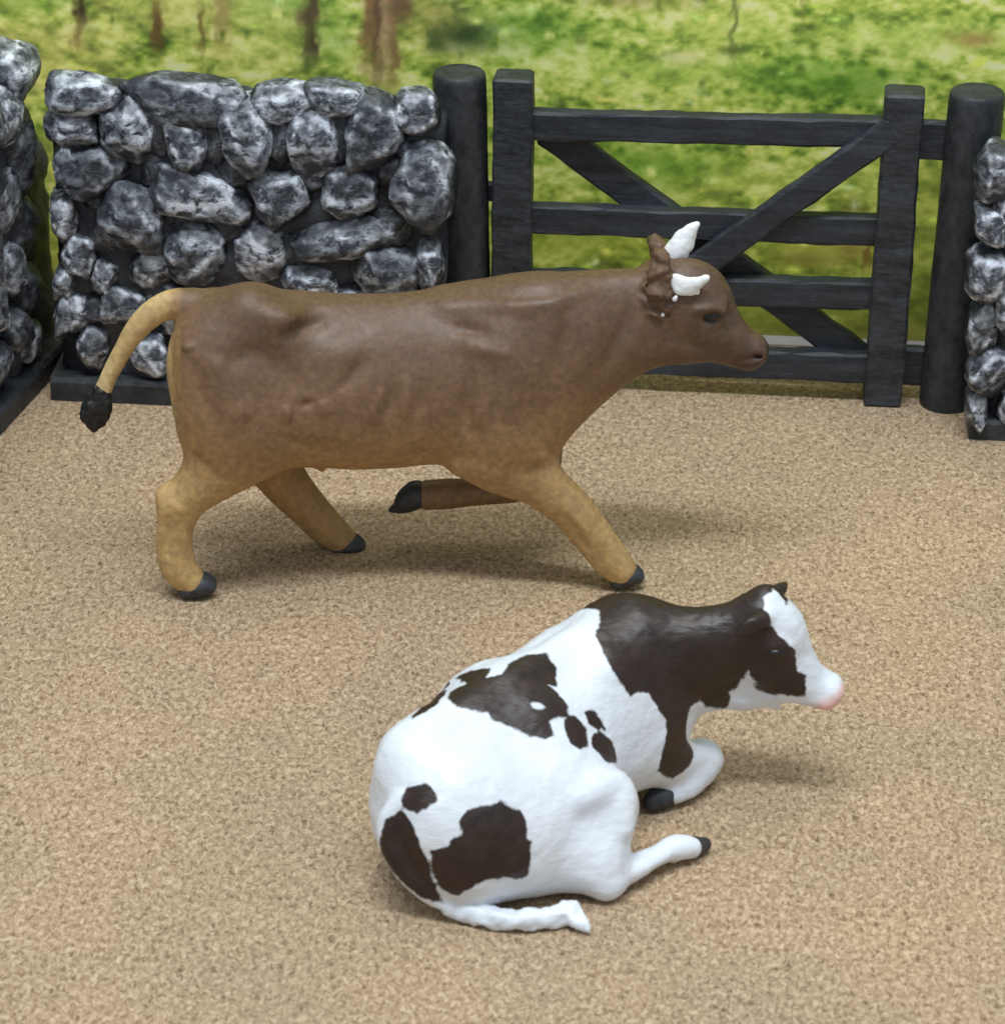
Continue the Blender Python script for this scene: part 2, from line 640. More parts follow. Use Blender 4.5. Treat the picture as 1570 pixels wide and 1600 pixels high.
def stone(parent, c, ax, nrm, hw, hh, depth, rot, seed, mat, boxy=0.62, gain=None):
    """a chipped stone: a ball cut by many planes, its edges worn; `brush` marks raised edges"""
    r = np.random.RandomState(seed)
    k = 13
    d = r.normal(size=(k, 3))
    d = np.concatenate([d, [[0.15, 0.1, 1], [0.1, -0.2, -1], [1, .1, .1], [-1, .1, -.1], [.1, 1, .2], [0, -1, .1]]])
    d /= np.linalg.norm(d, axis=1)[:, None]
    off = np.concatenate([r.uniform(0.80, 1.0, k), r.uniform(0.80, 0.95, 6)])
    dots = ICO_V @ d.T
    q = np.where(dots > 0.05, off / np.maximum(dots, 0.05), 9.0)
    qs = np.sort(q, 1)
    rad = -np.log(np.exp(-q * 16).sum(1)) / 16
    rad = boxy * rad + (1 - boxy) * 0.95
    nz = np.array([noise.fractal(Vector(p * 1.6) + Vector((seed * 1.7, 0, 0)), 1.0, 2.0, 4) for p in ICO_V])
    nz2 = np.array([noise.fractal(Vector(p * 5.0) + Vector((0, seed * 2.3, 0)), 0.8, 2.0, 3) for p in ICO_V])
    rad = rad * (1.04 + 0.10 * nz + 0.04 * nz2)
    v = ICO_V * rad[:, None]
    edge = np.exp(-(qs[:, 1] - qs[:, 0]) / 0.045)
    front_ = np.clip((v[:, 1] - 0.10) / 0.75, 0, 1)
    top_ = np.clip((v[:, 2] - 0.45) / 0.4, 0, 1)
    brush = np.clip(np.maximum(front_, 0.8 * top_) * (0.45 + 0.55 * edge) + 0.45 * nz2 * front_ + 0.2 * nz * front_, 0, 1)
    gain = r.uniform(0.35, 1.05) if gain is None else gain
    brush = brush * gain
    edge = edge * min(1.0, gain * 1.25)
    cr, sr = math.cos(rot), math.sin(rot)
    x, y, z = v[:, 0] * hw, v[:, 1] * depth, v[:, 2] * hh
    X, Z = x * cr + z * sr, -x * sr + z * cr
    w = c + X[:, None] * ax + y[:, None] * nrm + Z[:, None] * zz
    return new_mesh('stone', w, ICO_F, mat, parent, c, attrs={'brush': brush, 'edge': np.clip(edge * 1.3, 0, 1) * np.clip(np.maximum(front_ * 2, top_ * 1.5), 0, 1)})


def core(parent, o, ax, nrm, length, height, thick, seed, mat, name='core', tops=None):
    """lumpy slab behind and between the stones; o = foot of its front left corner"""
    nx, nzv = max(6, int(length / 0.16)), max(6, int(height / 0.16))
    verts, faces, br = [], [], []

    def disp(i, j, side):
        return noise.fractal(Vector((i * 0.23 + seed, j * 0.23, side * 5.0)), 1.0, 2.0, 4)
    for side in (0, 1):
        for j in range(nzv + 1):
            for i in range(nx + 1):
                a, z = length * i / nx, height * j / nzv
                edge = min(i, nx - i, nzv - j) / 3.0
                inset = 0.22 * max(0, 1 - edge) ** 2
                k = disp(i, j, side)
                dd = (-inset if side == 0 else inset - thick) + (0.16 if side == 0 else -0.16) * k
                aa = a + (0.08 * k if i in (0, nx) else 0)
                zt = z + (0.12 * k if j == nzv else 0)
                verts.append(o + ax * aa + nrm * dd + zz * zt)
                br.append(0.18 + 0.35 * max(0.0, k))
    m = (nx + 1) * (nzv + 1)
    for j in range(nzv):
        for i in range(nx):
            a = j * (nx + 1) + i
            faces.append((a, a + 1, a + nx + 2, a + nx + 1))
            faces.append((a + m, a + m + nx + 1, a + m + nx + 2, a + m + 1))
    for j in range(nzv):
        a = j * (nx + 1)
        faces.append((a, a + nx + 1, a + nx + 1 + m, a + m))
        b = a + nx
        faces.append((b, b + m, b + nx + 1 + m, b + nx + 1))
    for i in range(nx):
        a = nzv * (nx + 1) + i
        faces.append((a, a + 1, a + 1 + m, a + m))
    return new_mesh(name, verts, faces, mat, parent, o, attrs={'brush': np.clip(br, 0, 1), 'edge': np.zeros(len(br))})


def plinth(parent, o, ax, nrm, a0, a1, h, front, back):
    """flat base board of a wall piece"""
    v = []
    n = 14
    prof = [(front, 0), (front, h * 0.8), (front - 0.05, h), (back, h), (back, 0)]
    f = []
    for i in range(n + 1):
        a = a0 + (a1 - a0) * i / n
        for d, z in prof:
            v.append(o + ax * a + nrm * (d + 0.02 * noise.noise(Vector((a * 2, z * 9, d)))) + zz * z)
    m = len(prof)
    for i in range(n):
        for k in range(m):
            p, q = i * m + k, i * m + (k + 1) % m
            f.append((p, p + m, q + m, q))
    f.append(tuple(range(m)))
    f.append(tuple(range(n * m, n * m + m))[::-1])
    return new_mesh('plinth', v, f, M_post, parent, np.mean(v, 0), smooth=False)


# the long wall: left of the gate
wall_front = at_z(175, 630, 0)
W_OFF = float((wall_front - gate_o) @ g_n)                    # how far the foot stands in front of the gate
FACE = W_OFF - 0.28                                           # plane of the core's face


def on_wall(px, py, off):
    p = at_plane(px, py, gate_o + g_n * off, g_n) - gate_o
    return float(p @ g_ax), float(p[2])


aw0 = on_wall(84, 560, FACE)[0]
aw1 = on_wall(694, 400, FACE)[0]
hw_ = on_wall(350, 165, FACE)[1]
wall = thing('stone_wall', 'long dry stone wall, black with silver dry brushed stones, left of the gate', 'wall', gate_pt((aw0 + aw1) / 2, 0, FACE - 0.7), 'stone wall pieces')
THICK = 1.35
core(wall, gate_pt(aw0 + 0.12, 0.0, FACE + 0.03), g_ax, g_n, aw1 - aw0 - 0.15, hw_ - 0.25, THICK, 3.0, M_core)
plinth(wall, gate_o, g_ax, g_n, aw0 - 0.02, aw1 + 0.05, 0.42, W_OFF, FACE - THICK - 0.1)

ZS = 760 / 1570
stones = [  # x, y, half width, half height, tilt (deg), depth : in the enlarged view of the wall
    (262, 190, 108, 62, 4, .36), (225, 295, 75, 58, -10, .26), (410, 298, 82, 100, 12, .40), (590, 200, 185, 66, 3, .34),
    (600, 335, 66, 100, -4, .38), (792, 318, 80, 108, -8, .46), (905, 215, 95, 58, -6, .30), (1008, 335, 80, 100, -6, .42),
    (1085, 205, 88, 50, 2, .34), (1205, 305, 84, 104, 6, .46), (1338, 240, 66, 66, 0, .34),
    (290, 430, 96, 72, -24, .38), (208, 400, 34, 60, 0, .24), (206, 585, 38, 80, 0, .34), (418, 585, 100, 104, 8, .48), (650, 515, 156, 72, 16, .42),
    (900, 515, 84, 80, -8, .44), (1132, 500, 84, 82, 10, .40), (1358, 480, 96, 130, 4, .50),
    (248, 700, 56, 66, 10, .34), (338, 770, 38, 52, 20, .26), (622, 690, 96, 96, 14, .46), (842, 690, 80, 86, 0, .30), (490, 745, 64, 66, 0, .24),
    (1112, 655, 158, 58, -13, .44), (1238, 758, 96, 78, 10, .46), (1382, 735, 42, 74, -6, .36), (1005, 795, 86, 52, 10, .36),
    (212, 885, 32, 84, 4, .30), (398, 866, 74, 64, 14, .36), (298, 1000, 48, 74, 4, .30), (482, 1030, 62, 66, -16, .34), (590, 880, 80, 84, 5, .36),
    (770, 890, 92, 72, -8, .36), (690, 1010, 84, 62, 4, .34), (890, 1010, 100, 70, 8, .36), (1110, 890, 90, 80, 0, .38), (1120, 1020, 96, 66, -6, .36),
    (1310, 890, 92, 80, 6, .36), (1320, 1030, 90, 66, 0, .36), (240, 880, 50, 60, 0, .2),
    (205, 790, 30, 56, 0, .25),
]
for i, (x, y, w, h, rot, dep) in enumerate(stones):
    px, py = x * ZS, 60 + y * ZS
    off = FACE - 0.04
    a, z = on_wall(px, py, off + dep * 0.5)
    stone(wall, gate_pt(a, z, off), g_ax, g_n, w * ZS * K * 1.23, h * ZS * K * 1.22, max(dep, .30) * 1.10, math.radians(rot), 11 + i, M_stone)
for i, (x, y, w, h, dep) in enumerate(((505, 430, 60, 66, .26), (760, 440, 70, 56, .26), (1010, 440, 66, 56, .26), (1262, 610, 70, 66, .26), (740, 612, 60, 56, .24), (520, 650, 50, 66, .24),
                                      (705, 330, 46, 84, .26), (915, 320, 50, 84, .26), (1105, 320, 46, 84, .26), (510, 320, 46, 84, .26), (1270, 430, 50, 60, .26), (940, 690, 60, 70, .24), (330, 520, 60, 60, .24), (330, 640, 60, 60, .24), (520, 830, 70, 60, .24), (300, 880, 56, 60, .24))):
    off = FACE - 0.06
    a, z = on_wall(x * ZS, 60 + y * ZS, off + dep * 0.5)
    stone(wall, gate_pt(a, z, off), g_ax, g_n, w * ZS * K * 1.1, h * ZS * K * 1.1, dep, 0.2, 400 + i, M_stone, 0.6, 0.10)
# the wall's far side and top, seen only from elsewhere: stones in courses
for j in range(4):
    for i in range(6):
        a = aw0 + 0.6 + (aw1 - aw0 - 1.1) * (i + 0.5 * (j % 2)) / 5.4
        stone(wall, gate_pt(a, 0.85 + j * 1.28, FACE - THICK + 0.05), g_ax, -g_n, 0.55, 0.52, 0.30, 0.3 * math.sin(i * 3 + j), 200 + 10 * j + i, M_stone)

# the wall piece at the right edge
ra0 = on_wall(1530, 600, FACE - .1)[0]
wall_r = thing('stone_wall', 'narrow stretch of silver-grey stone wall cut off by the right edge of the picture', 'wall', gate_pt(ra0 + 2, 0, FACE - 0.7), 'stone wall pieces')
core(wall_r, gate_pt(ra0 + 0.1, 0, FACE - 0.02), g_ax, g_n, 6.0, hw_ - 0.5, THICK, 9.0, M_core)
plinth(wall_r, gate_o, g_ax, g_n, ra0 - 0.12, ra0 + 6.1, 0.36, float((at_z(1540, 688, 0) - gate_o) @ g_n), FACE - THICK - 0.1)
rst = [(1556, 268, 36, 44, 0, .46), (1546, 350, 27, 32, 0, .46), (1542, 428, 36, 48, 0, .50), (1535, 510, 26, 52, 4, .36), (1543, 575, 36, 44, 8, .50), (1526, 640, 20, 40, -4, .40),
       (1572, 330, 24, 40, 0, .30), (1578, 480, 30, 46, 0, .40), (1580, 640, 24, 36, 0, .34), (1620, 262, 48, 40, 0, .42), (1612, 375, 44, 52, 4, .42), (1630, 560, 46, 50, 0, .44),
       (1700, 300, 50, 54, 0, .42), (1690, 440, 50, 60, 0, .42), (1710, 590, 50, 56, 0, .42)]
for i, (px, py, w, h, rot, dep) in enumerate(rst):
    off = FACE + 0.0
    a, z = on_wall(px, py, off)
    stone(wall_r, gate_pt(a, z, off - 0.1), g_ax, g_n, w * K, h * K, dep, math.radians(rot), 61 + i, M_stone)

# the wall coming forward along the left edge
p_a, p_b = at_z(84, 596, 0), at_z(2, 686, 0)                  # the foot of its inner side
l_ax = (p_b - p_a)
l_ax = l_ax / np.linalg.norm(l_ax)                            # runs towards the camera
l_n = np.array([-l_ax[1], l_ax[0], 0.0])                      # faces right, into the yard
if l_n[0] < 0:
    l_n = -l_n
wall_l = thing('stone_wall', 'black stone wall running forward out of the picture at the left edge', 'wall', p_a - l_n * 1.0 + l_ax * 3, 'stone wall pieces')


def on_left(px, py, off):
    p = at_plane(px, py, p_a + l_n * off, l_n) - p_a
    return float(p @ l_ax), float(p[2])


LF = -0.45
L0 = -0.3
core(wall_l, p_a + l_n * (LF + 0.06) + l_ax * L0, l_ax, l_n, 9.0, 5.7, 1.3, 17.0, M_core)
core(wall_l, p_a + l_n * LF + l_ax * (L0 - 1.35), l_ax, l_n, 1.5, 3.9, 1.2, 23.0, M_core)
plinth(wall_l, p_a - l_n * 0.06, l_ax, l_n, L0 - 1.4, 9.0, 0.42, 0.0, LF - 1.4)
lst = [(0.1, 5.55, .62, .55, .5), (0.75, 5.0, .5, .6, .46), (0.15, 4.2, .5, .85, .45), (0.25, 2.9, .55, .62, .40), (0.95, 3.6, .5, .62, .42), (0.9, 2.4, .48, .55, .45),
       (0.2, 1.75, .5, .5, .40), (0.85, 1.3, .48, .5, .5), (0.25, 0.85, .5, .4, .4), (1.6, 5.3, .6, .55, .45), (1.75, 4.3, .55, .5, .45), (1.8, 3.1, .55, .6, .45), (1.7, 2.0, .55, .5, .45), (1.8, 1.0, .55, .45, .45)]
for q in range(3):
    for j in range(5):
        lst.append((2.9 + q * 1.25 + 0.4 * (j % 2), 0.95 + 1.1 * j, .6, .5, .45))
for i, (a, z, w, h, dep) in enumerate(lst):
    stone(wall_l, p_a + l_ax * a + l_n * (LF - 0.05) + zz * z, l_ax, l_n, w, h, dep, 0.25 * math.sin(i * 2.1), 91 + i, M_stone, 0.62, 0.9 if i in (0, 1) else 0.35 + 0.25 * math.sin(i * 1.7))  # weaker silver below the top stones: this wall's shade put into its paint

# ------------------------------------------------------------------ printed backdrop
bd_base = at_z(1240, 541, 0)
b_yaw = math.radians(3.5)
b_ax = np.array([math.cos(b_yaw), -math.sin(b_yaw), 0])
b_n = np.array([-math.sin(b_yaw), -math.cos(b_yaw), 0])
KB = cm_per_px(bd_base)


def vnoise(shape_xy, xs, ys, seed):
    """smooth 2D value noise sampled at xs, ys (cells of unit size)"""
    r = np.random.RandomState(seed)
    g = r.rand(256, 256)
    x0, y0 = np.floor(xs).astype(int), np.floor(ys).astype(int)
    fx, fy = xs - x0, ys - y0
    fx, fy = fx * fx * (3 - 2 * fx), fy * fy * (3 - 2 * fy)
    a = g[x0 % 256, y0 % 256] * (1 - fx) + g[(x0 + 1) % 256, y0 % 256] * fx
    b = g[x0 % 256, (y0 + 1) % 256] * (1 - fx) + g[(x0 + 1) % 256, (y0 + 1) % 256] * fx
    return a * (1 - fy) + b * fy


def srgb(c):
    c = np.asarray(c, float) / 255.0
    return np.where(c <= 0.04045, c / 12.92, ((c + 0.055) / 1.055) ** 2.4)


def print_colors(U, V):
    """the meadow printed on the board; U, V: across and down, in units of about a tenth of a millimetre"""
    def fb(sx, sy, seed, o=3):
        s, a, t = 0, 1.0, 0
        for q in range(o):
            s = s + a * vnoise(None, U / sx * 2 ** q + 40 + q * 7, V / sy * 2 ** q + 40, seed + q)
            t += a
            a *= 0.55
        return s / t
    fine = fb(13, 9, 91, 3)
    jag = 16 * (fb(9, 14, 55, 2) - 0.5)
    wob = 24 * (fb(45, 30, 77) - 0.5)
    g = fb(85, 34, 1, 4)
    g2 = fb(30, 15, 11, 3)
    tone = 0.36 * g + 0.34 * g2 + 0.30 * fine
    tone = 0.5 + (tone - 0.5) * 1.5 + 0.03
    stops = [(0.22, (54, 74, 24)), (0.38, (98, 122, 40)), (0.50, (146, 164, 62)), (0.62, (184, 190, 90)), (0.80, (222, 218, 150))]
    c = np.stack([np.interp(tone, [s[0] for s in stops], [s[1][q] for s in stops]) for q in range(3)], -1)
    # straw-yellow dry grass on the left, lusher green on the right
    dry = np.clip((640 - U) / 420, 0, 1) * np.clip((V - 20) / 80, 0, 1) * np.clip(fb(120, 60, 31) * 2.4 - 0.5, 0, 1)
    c = c * (1 - 0.6 * dry[..., None]) + np.array([196, 184, 96]) * (0.55 + 0.75 * g2[..., None]) * 0.6 * dry[..., None]
    low = np.clip((V - 200) / 250, 0, 1)[..., None]           # the foot of the meadow: olive
    c = c * (1 - 0.55 * low) + np.array([132, 140, 44]) * (0.35 + 1.15 * tone[..., None]) * 0.55 * low

    foot = np.clip((V - 470) / 60, 0, 1)[..., None]
    c = c * (1 - 0.6 * foot) + np.array([118, 108, 66]) * 0.6 * foot

    def blot(x, y, rx, ry, rgb, s=1.0, e=2.0):
        nonlocal c
        d = (np.abs((U + wob * 0.5 + jag - x) / rx) ** e + np.abs((V + wob * 0.4 - y) / ry) ** e)
        m = (np.exp(-d) * s)[..., None]
        c = c * (1 - m) + np.array(rgb) * m
    for q in ((300, 60, 90, 30, (196, 186, 104), .5), (450, 40, 60, 30, (110, 150, 56), .6), (60, 40, 70, 30, (120, 150, 58), .6), (800, 75, 120, 40, (74, 118, 36), .5),
              (1250, 130, 130, 34, (86, 134, 34), .55), (1330, 140, 60, 26, (72, 112, 28), .45), (1100, 60, 90, 30, (170, 182, 84), .5), (1400, 60, 160, 30, (172, 188, 88), .5),
              (1000, 130, 120, 30, (166, 186, 78), .5), (960, 20, 110, 14, (128, 118, 62), .6), (1480, 62, 34, 12, (150, 120, 66), .8), (1050, 105, 34, 12, (206, 196, 140), .8),
              (510, 95, 40, 40, (120, 156, 60), .5), (430, 70, 50, 60, (176, 176, 90), .4), (680, 60, 50, 46, (140, 122, 66), .6), (1000, 270, 120, 36, (92, 132, 34), .7),
              (1130, 290, 60, 24, (186, 192, 84), .6), (1010, 278, 10, 8, (226, 226, 130), .9), (900, 380, 120, 34, (112, 122, 26), .6), (1280, 390, 120, 20, (150, 150, 52), .6), (1250, 408, 50, 16, (96, 92, 26), .7),
              (1440, 300, 40, 120, (150, 150, 60), .5), (1440, 470, 40, 60, (74, 84, 24), .7), (1230, 500, 160, 40, (92, 100, 24), .6), (1320, 360, 26, 40, (120, 90, 44), .8), (880, 250, 30, 10, (200, 204, 104), .7)):
        blot(*q)
    # stems, stalks and the dark mound
    for q in ((136, 40, 9, 46, (64, 52, 28), .95), (140, 68, 10, 14, (44, 38, 22), .9), (168, 20, 12, 34, (150, 120, 70), .8), (132, 100, 9, 26, (120, 100, 48), .8), (254, 86, 10, 40, (92, 66, 34), .95),
              (322, 86, 5, 38, (104, 84, 40), .85), (350, 40, 12, 60, (140, 116, 66), .7), (356, 70, 14, 50, (150, 132, 74), .6), (489, 40, 11, 34, (72, 60, 38), .95), (484, 64, 20, 12, (84, 66, 44), .9), (486, 98, 11, 30, (62, 52, 32), .95),
              (574, 50, 12, 90, (118, 82, 54), .9), (590, 60, 9, 100, (76, 48, 34), .95), (604, 40, 14, 110, (170, 134, 100), .85), (622, 30, 20, 40, (100, 68, 50), .9), (612, 110, 10, 50, (110, 84, 48), .8), (640, 20, 30, 10, (150, 116, 84), .7),
              (726, 82, 40, 22, (42, 58, 26), .92), (676, 92, 16, 16, (52, 66, 30), .8), (708, 30, 4, 60, (92, 100, 50), .7), (1126, 50, 5, 60, (92, 104, 46), .8), (1124, 92, 16, 7, (84, 96, 40), .8), (1225, 20, 4, 30, (128, 132, 60), .6),
              (1310, 60, 4, 40, (196, 200, 110), .6), (1345, 380, 5, 40, (104, 74, 34), .8)):
        blot(*q, 2.6)
    # bright blades and seed heads
    r = np.random.RandomState(5)
    for _ in range(230):
        x, y = r.uniform(-80, 1660), r.uniform(-60, 520)
        blot(x, y, r.uniform(4, 11), r.uniform(3, 8), (206 + r.uniform(-20, 30), 210 + r.uniform(-10, 26), 122 + r.uniform(-40, 40)), r.uniform(.35, .8))
    for _ in range(120):
        x, y = r.uniform(-80, 1660), r.uniform(-60, 520)
        blot(x, y, r.uniform(4, 12), r.uniform(4, 9), (62, 82, 24), r.uniform(.3, .7))
    c = c * 1.18 + 14
    return srgb(np.clip(c, 0, 255)) * 1.02


# where a point of the print falls across and down the meadow picture
BW0, BW1, BH = -26.0, 26.0, 17.0
xs_ = np.concatenate([np.arange(BW0, -10.5, 0.25), np.arange(-10.5, 10.5, 0.028), np.arange(10.5, BW1 + .01, 0.25)])
zs_ = np.concatenate([[0.0, 0.10, 0.17, 0.175], np.arange(0.22, 7.4, 0.028), np.arange(7.4, BH + .01, 0.3)])
GX, GZ_ = np.meshgrid(xs_, zs_, indexing='ij')
# the print is drawn at the scale at which the photograph shows it
Uc = 785 + (GX) / KB
Vc = 541 - GZ_ / (KB) * math.cos(math.radians(20.5)) + 0.0
colr = print_colors(Uc, Vc)
colr[GZ_ <= 0.171] = (0.74, 0.74, 0.76)                       # the white margin along the foot of the print
bd_c = bd_base - b_ax * ((1240 - 785) * KB)
bverts = bd_c + GX[..., None] * b_ax + GZ_[..., None] * zz + 0.02 * zz
nxg, nzg = GX.shape
ii = np.arange(nxg * nzg).reshape(nxg, nzg)
front = np.stack([ii[:-1, :-1], ii[1:, :-1], ii[1:, 1:], ii[:-1, 1:]], -1).reshape(-1, 4)
mb = NT('meadow_print')
mb.color(mb.attr('ink', 'Color'))
mb.set(Roughness=0.6)
mb.b.inputs['Specular IOR Level'].default_value = 0.25
bd = thing('backdrop_board', 'photographic backdrop of a grassy meadow with dry stalks behind the gate', 'backdrop', bd_c)
new_mesh('print', bverts.reshape(-1, 3), front, mb.m, bd, bd_c, attrs={'ink': colr.reshape(-1, 3)})
mw = NT('white_card')
mw.color((0.7, 0.7, 0.7))
cb = [bd_c + b_ax * x - b_n * d + zz * z for x in (BW0, BW1) for d in (0.02, 0.32) for z in (0.0, BH)]
new_mesh('card', cb, [(0, 1, 3, 2), (4, 6, 7, 5), (0, 4, 5, 1), (2, 3, 7, 6), (1, 5, 7, 3), (0, 2, 6, 4)], mw.m, bd, bd_c, smooth=False)

# ------------------------------------------------------------------ brown calf
c_yaw = math.radians(4.0)
k_ax = np.array([math.cos(c_yaw), math.sin(c_yaw), 0])        # tail to head
k_n = np.array([math.sin(c_yaw), -math.cos(c_yaw), 0])        # towards the camera: the calf's right side
foot_hind, foot_front = at_z(308, 932, 0), at_z(982, 916, 0)
calf_o = (foot_hind + foot_front) / 2 - k_n * 0.80
calf_o[2] = 0


def on_calf(px, py, v=0.0):
    return at_plane(px, py, calf_o + k_n * v, k_n)


KC = cm_per_px(calf_o + zz * 2.5)
SP, CP = math.sin(math.radians(26)), math.cos(math.radians(26))


def cst(rows):
    """rows (px, py, v, r in px, r sideways in px) -> stations"""
    return [(on_calf(p[0], p[1], p[2]), p[3] * KC, p[4] * KC) for p in rows]


def calf_body_rows(rows):
    out = []
    for x, t, b, w in rows:
        p = on_calf(x, (t + b) / 2, 0)
        bb = w * KC
        s = (b - t) / 2 * KC
        a = math.sqrt(max(s * s - (bb * SP * 0.93) ** 2, (0.25 * s) ** 2)) / CP
        out.append((float((p - calf_o) @ k_ax), p[2], a, bb))
    return out


f = Field(calf_o + np.array([-7.8, -2.3, -0.1]), calf_o + np.array([6.9, 2.3, 7.4]), 0.041)
f.loft(calf_o, k_ax, k_n, calf_body_rows([
    (272, 520, 600, 30), (277, 494, 625, 56), (287, 474, 652, 76), (304, 460, 685, 92), (330, 452, 718, 104), (380, 452, 728, 110), (440, 455, 720, 112),
    (500, 459, 724, 112), (560, 462, 728, 112), (620, 461, 725, 110), (680, 456, 719, 108), (730, 448, 716, 104), (780, 440, 718, 100),
    (830, 433, 715, 94), (865, 431, 696, 86), (900, 429, 662, 77), (950, 427, 617, 66), (1000, 427, 582, 58), (1040, 430, 565, 52), (1062, 445, 556, 46)]), n=2.1, pear=0.16)
# hips, shoulder blades, ribs
for s in (1, -1):
    f.chain(cst([(396, 486, 0.58 * s, 24, 22), (436, 500, 0.70 * s, 12, 14)]), k_n, 0.6)
    f.chain(cst([(355, 585, 0.55 * s, 80, 56), (380, 650, 0.66 * s, 78, 54)]), k_n, 0.5)
    f.chain(cst([(845, 520, 0.42 * s, 60, 38), (800, 620, 0.58 * s, 84, 46), (775, 690, 0.62 * s, 50, 40)]), k_n, 0.5)
f.chain(cst([(700, 476, 0, 14, 22), (780, 466, 0, 17, 22), (880, 461, 0, 18, 20), (990, 457, 0, 18, 20)]), k_n, 0.3)
# legs
f.chain(cst([(360, 660, .72, 78, 50), (350, 705, .76, 60, 44), (326, 742, .80, 45, 37), (294, 776, .82, 34, 31), (276, 812, .82, 30, 28), (272, 850, .82, 29, 26), (278, 882, .82, 30, 27), (298, 908, .82, 25, 26)]), k_n, 0.35)
f.chain(cst([(258, 773, .82, 15, 18), (266, 788, .82, 18, 22)]), k_n, 0.2)
f.chain(cst([(400, 650, -.62, 74, 46), (420, 715, -.70, 48, 38), (448, 758, -.72, 38, 32), (478, 792, -.72, 33, 28), (508, 822, -.72, 30, 26), (534, 845, -.72, 26, 25)]), k_n, 0.35)
f.chain(cst([(790, 690, .70, 66, 46), (795, 728, .76, 46, 38), (842, 754, .79, 38, 32), (888, 790, .80, 35, 30), (922, 832, .80, 32, 27), (950, 868, .80, 30, 26), (972, 893, .80, 25, 25)]), k_n, 0.32)
f.chain(cst([(722, 722, .72, 17, 22), (760, 726, .74, 26, 28)]), k_n, 0.22)
f.chain(cst([(820, 690, -.62, 60, 40), (836, 738, -.70, 34, 30), (806, 762, -.72, 24, 24), (750, 768, -.72, 23, 22), (700, 771, -.72, 25, 23), (668, 773, -.72, 25, 23)]), k_n, 0.25)
# sheath, belly fold
f.chain(cst([(500, 722, 0, 15, 18), (503, 731, 0, 7, 10)]), k_n, 0.18)
# tail
f.chain(cst([(300, 474, 0, 24, 24), (272, 474, 0, 24, 22), (240, 488, 0, 21, 19), (212, 516, 0, 18, 17), (190, 550, 0, 16, 15), (172, 585, 0, 15, 14), (158, 616, 0, 14, 13)]), k_n, 0.10)
# head
f.chain(cst([(1052, 478, .02, 70, 50), (1072, 474, .03, 71, 52), (1097, 502, .03, 58, 46), (1128, 525, .03, 42, 38), (1155, 542, .03, 31, 32), (1174, 547, .03, 24, 29)]), k_n, 0.15)
f.chain(cst([(1180, 538, .06, 14, 22), (1184, 547, 0.04, 13, 25), (1170, 561, 0.02, 12, 23)]), k_n, 0.16)
for s in (1, -1):
    f.chain(cst([(1098, 486, .46 * s, 14, 10), (1122, 484, .40 * s, 13, 9)]), k_n, 0.14)          # brow
    f.chain(cst([(1075, 530, .36 * s, 34, 16)]), k_n, 0.25)                                        # cheek
f.chain(cst([(1104, 499, .55, 8, 8), (1118, 498, .53, 8, 8)]), k_n, 0.08, carve=True)
f.chain(cst([(1140, 492, .36, 10, 9), (1160, 512, .32, 9, 8)]), k_n, 0.12, carve=True)
f.chain(cst([(1190, 534, .30, 5, 5)]), k_n, 0.04, carve=True)                                      # nostril
f.chain(cst([(1150, 566, .42, 2.5, 8), (1172, 560, .40, 2.5, 9), (1194, 556, .18, 2.5, 9)]), k_n, 0.04, carve=True)   # mouth
# ears
f.chain(cst([(1032, 404, .30, 14, 14), (1030, 434, .42, 18, 13), (1034, 464, .44, 15, 12), (1038, 486, .44, 8, 8)]), k_n, 0.08)
f.chain(cst([(1040, 404, -.46, 20, 14), (1030, 388, -.62, 16, 11), (1022, 372, -.72, 9, 8)]), k_n, 0.08)
f.floor(0.0)
cv, cf = f.skin()
cv = roughen(cv, cf, 0.026, 1.1, 2)


def relief(v, fc, strokes, place, lat):
    """raise ridges and press grooves into both flanks; strokes: (points, width px, height cm)"""
    n = vnormals(v, fc)
    face = np.clip(np.abs(n @ lat) * 1.5, 0, 1)
    add = np.zeros(len(v))
    sv, hv = (v - calf_o) @ k_ax, v[:, 2]
    for pts, w, amp, dep in strokes:
        q = [place(a, b, dep) for a, b in pts]
        q = np.array([((p_ - calf_o) @ k_ax, p_[2]) for p_ in q])
        if len(q) > 2:
            q = catmull(q, 4)
        d2 = np.full(len(v), 1e9)
        along = np.zeros(len(v))
        for i_, (a, b) in enumerate(zip(q[:-1], q[1:])):
            e = b - a
            t = np.clip(((sv - a[0]) * e[0] + (hv - a[1]) * e[1]) / (e @ e), 0, 1)
            dd = (sv - a[0] - t * e[0]) ** 2 + (hv - a[1] - t * e[1]) ** 2
            along = np.where(dd < d2, (i_ + t) / (len(q) - 1), along)
            d2 = np.minimum(d2, dd)
        fade = 1.0 if w < 6 else 0.15 + 0.85 * np.sin(np.pi * np.clip(along, 0, 1)) ** 0.7
        add += amp * np.exp(-d2 / (w * KC) ** 2) * face * fade
    return v + n * add[:, None]


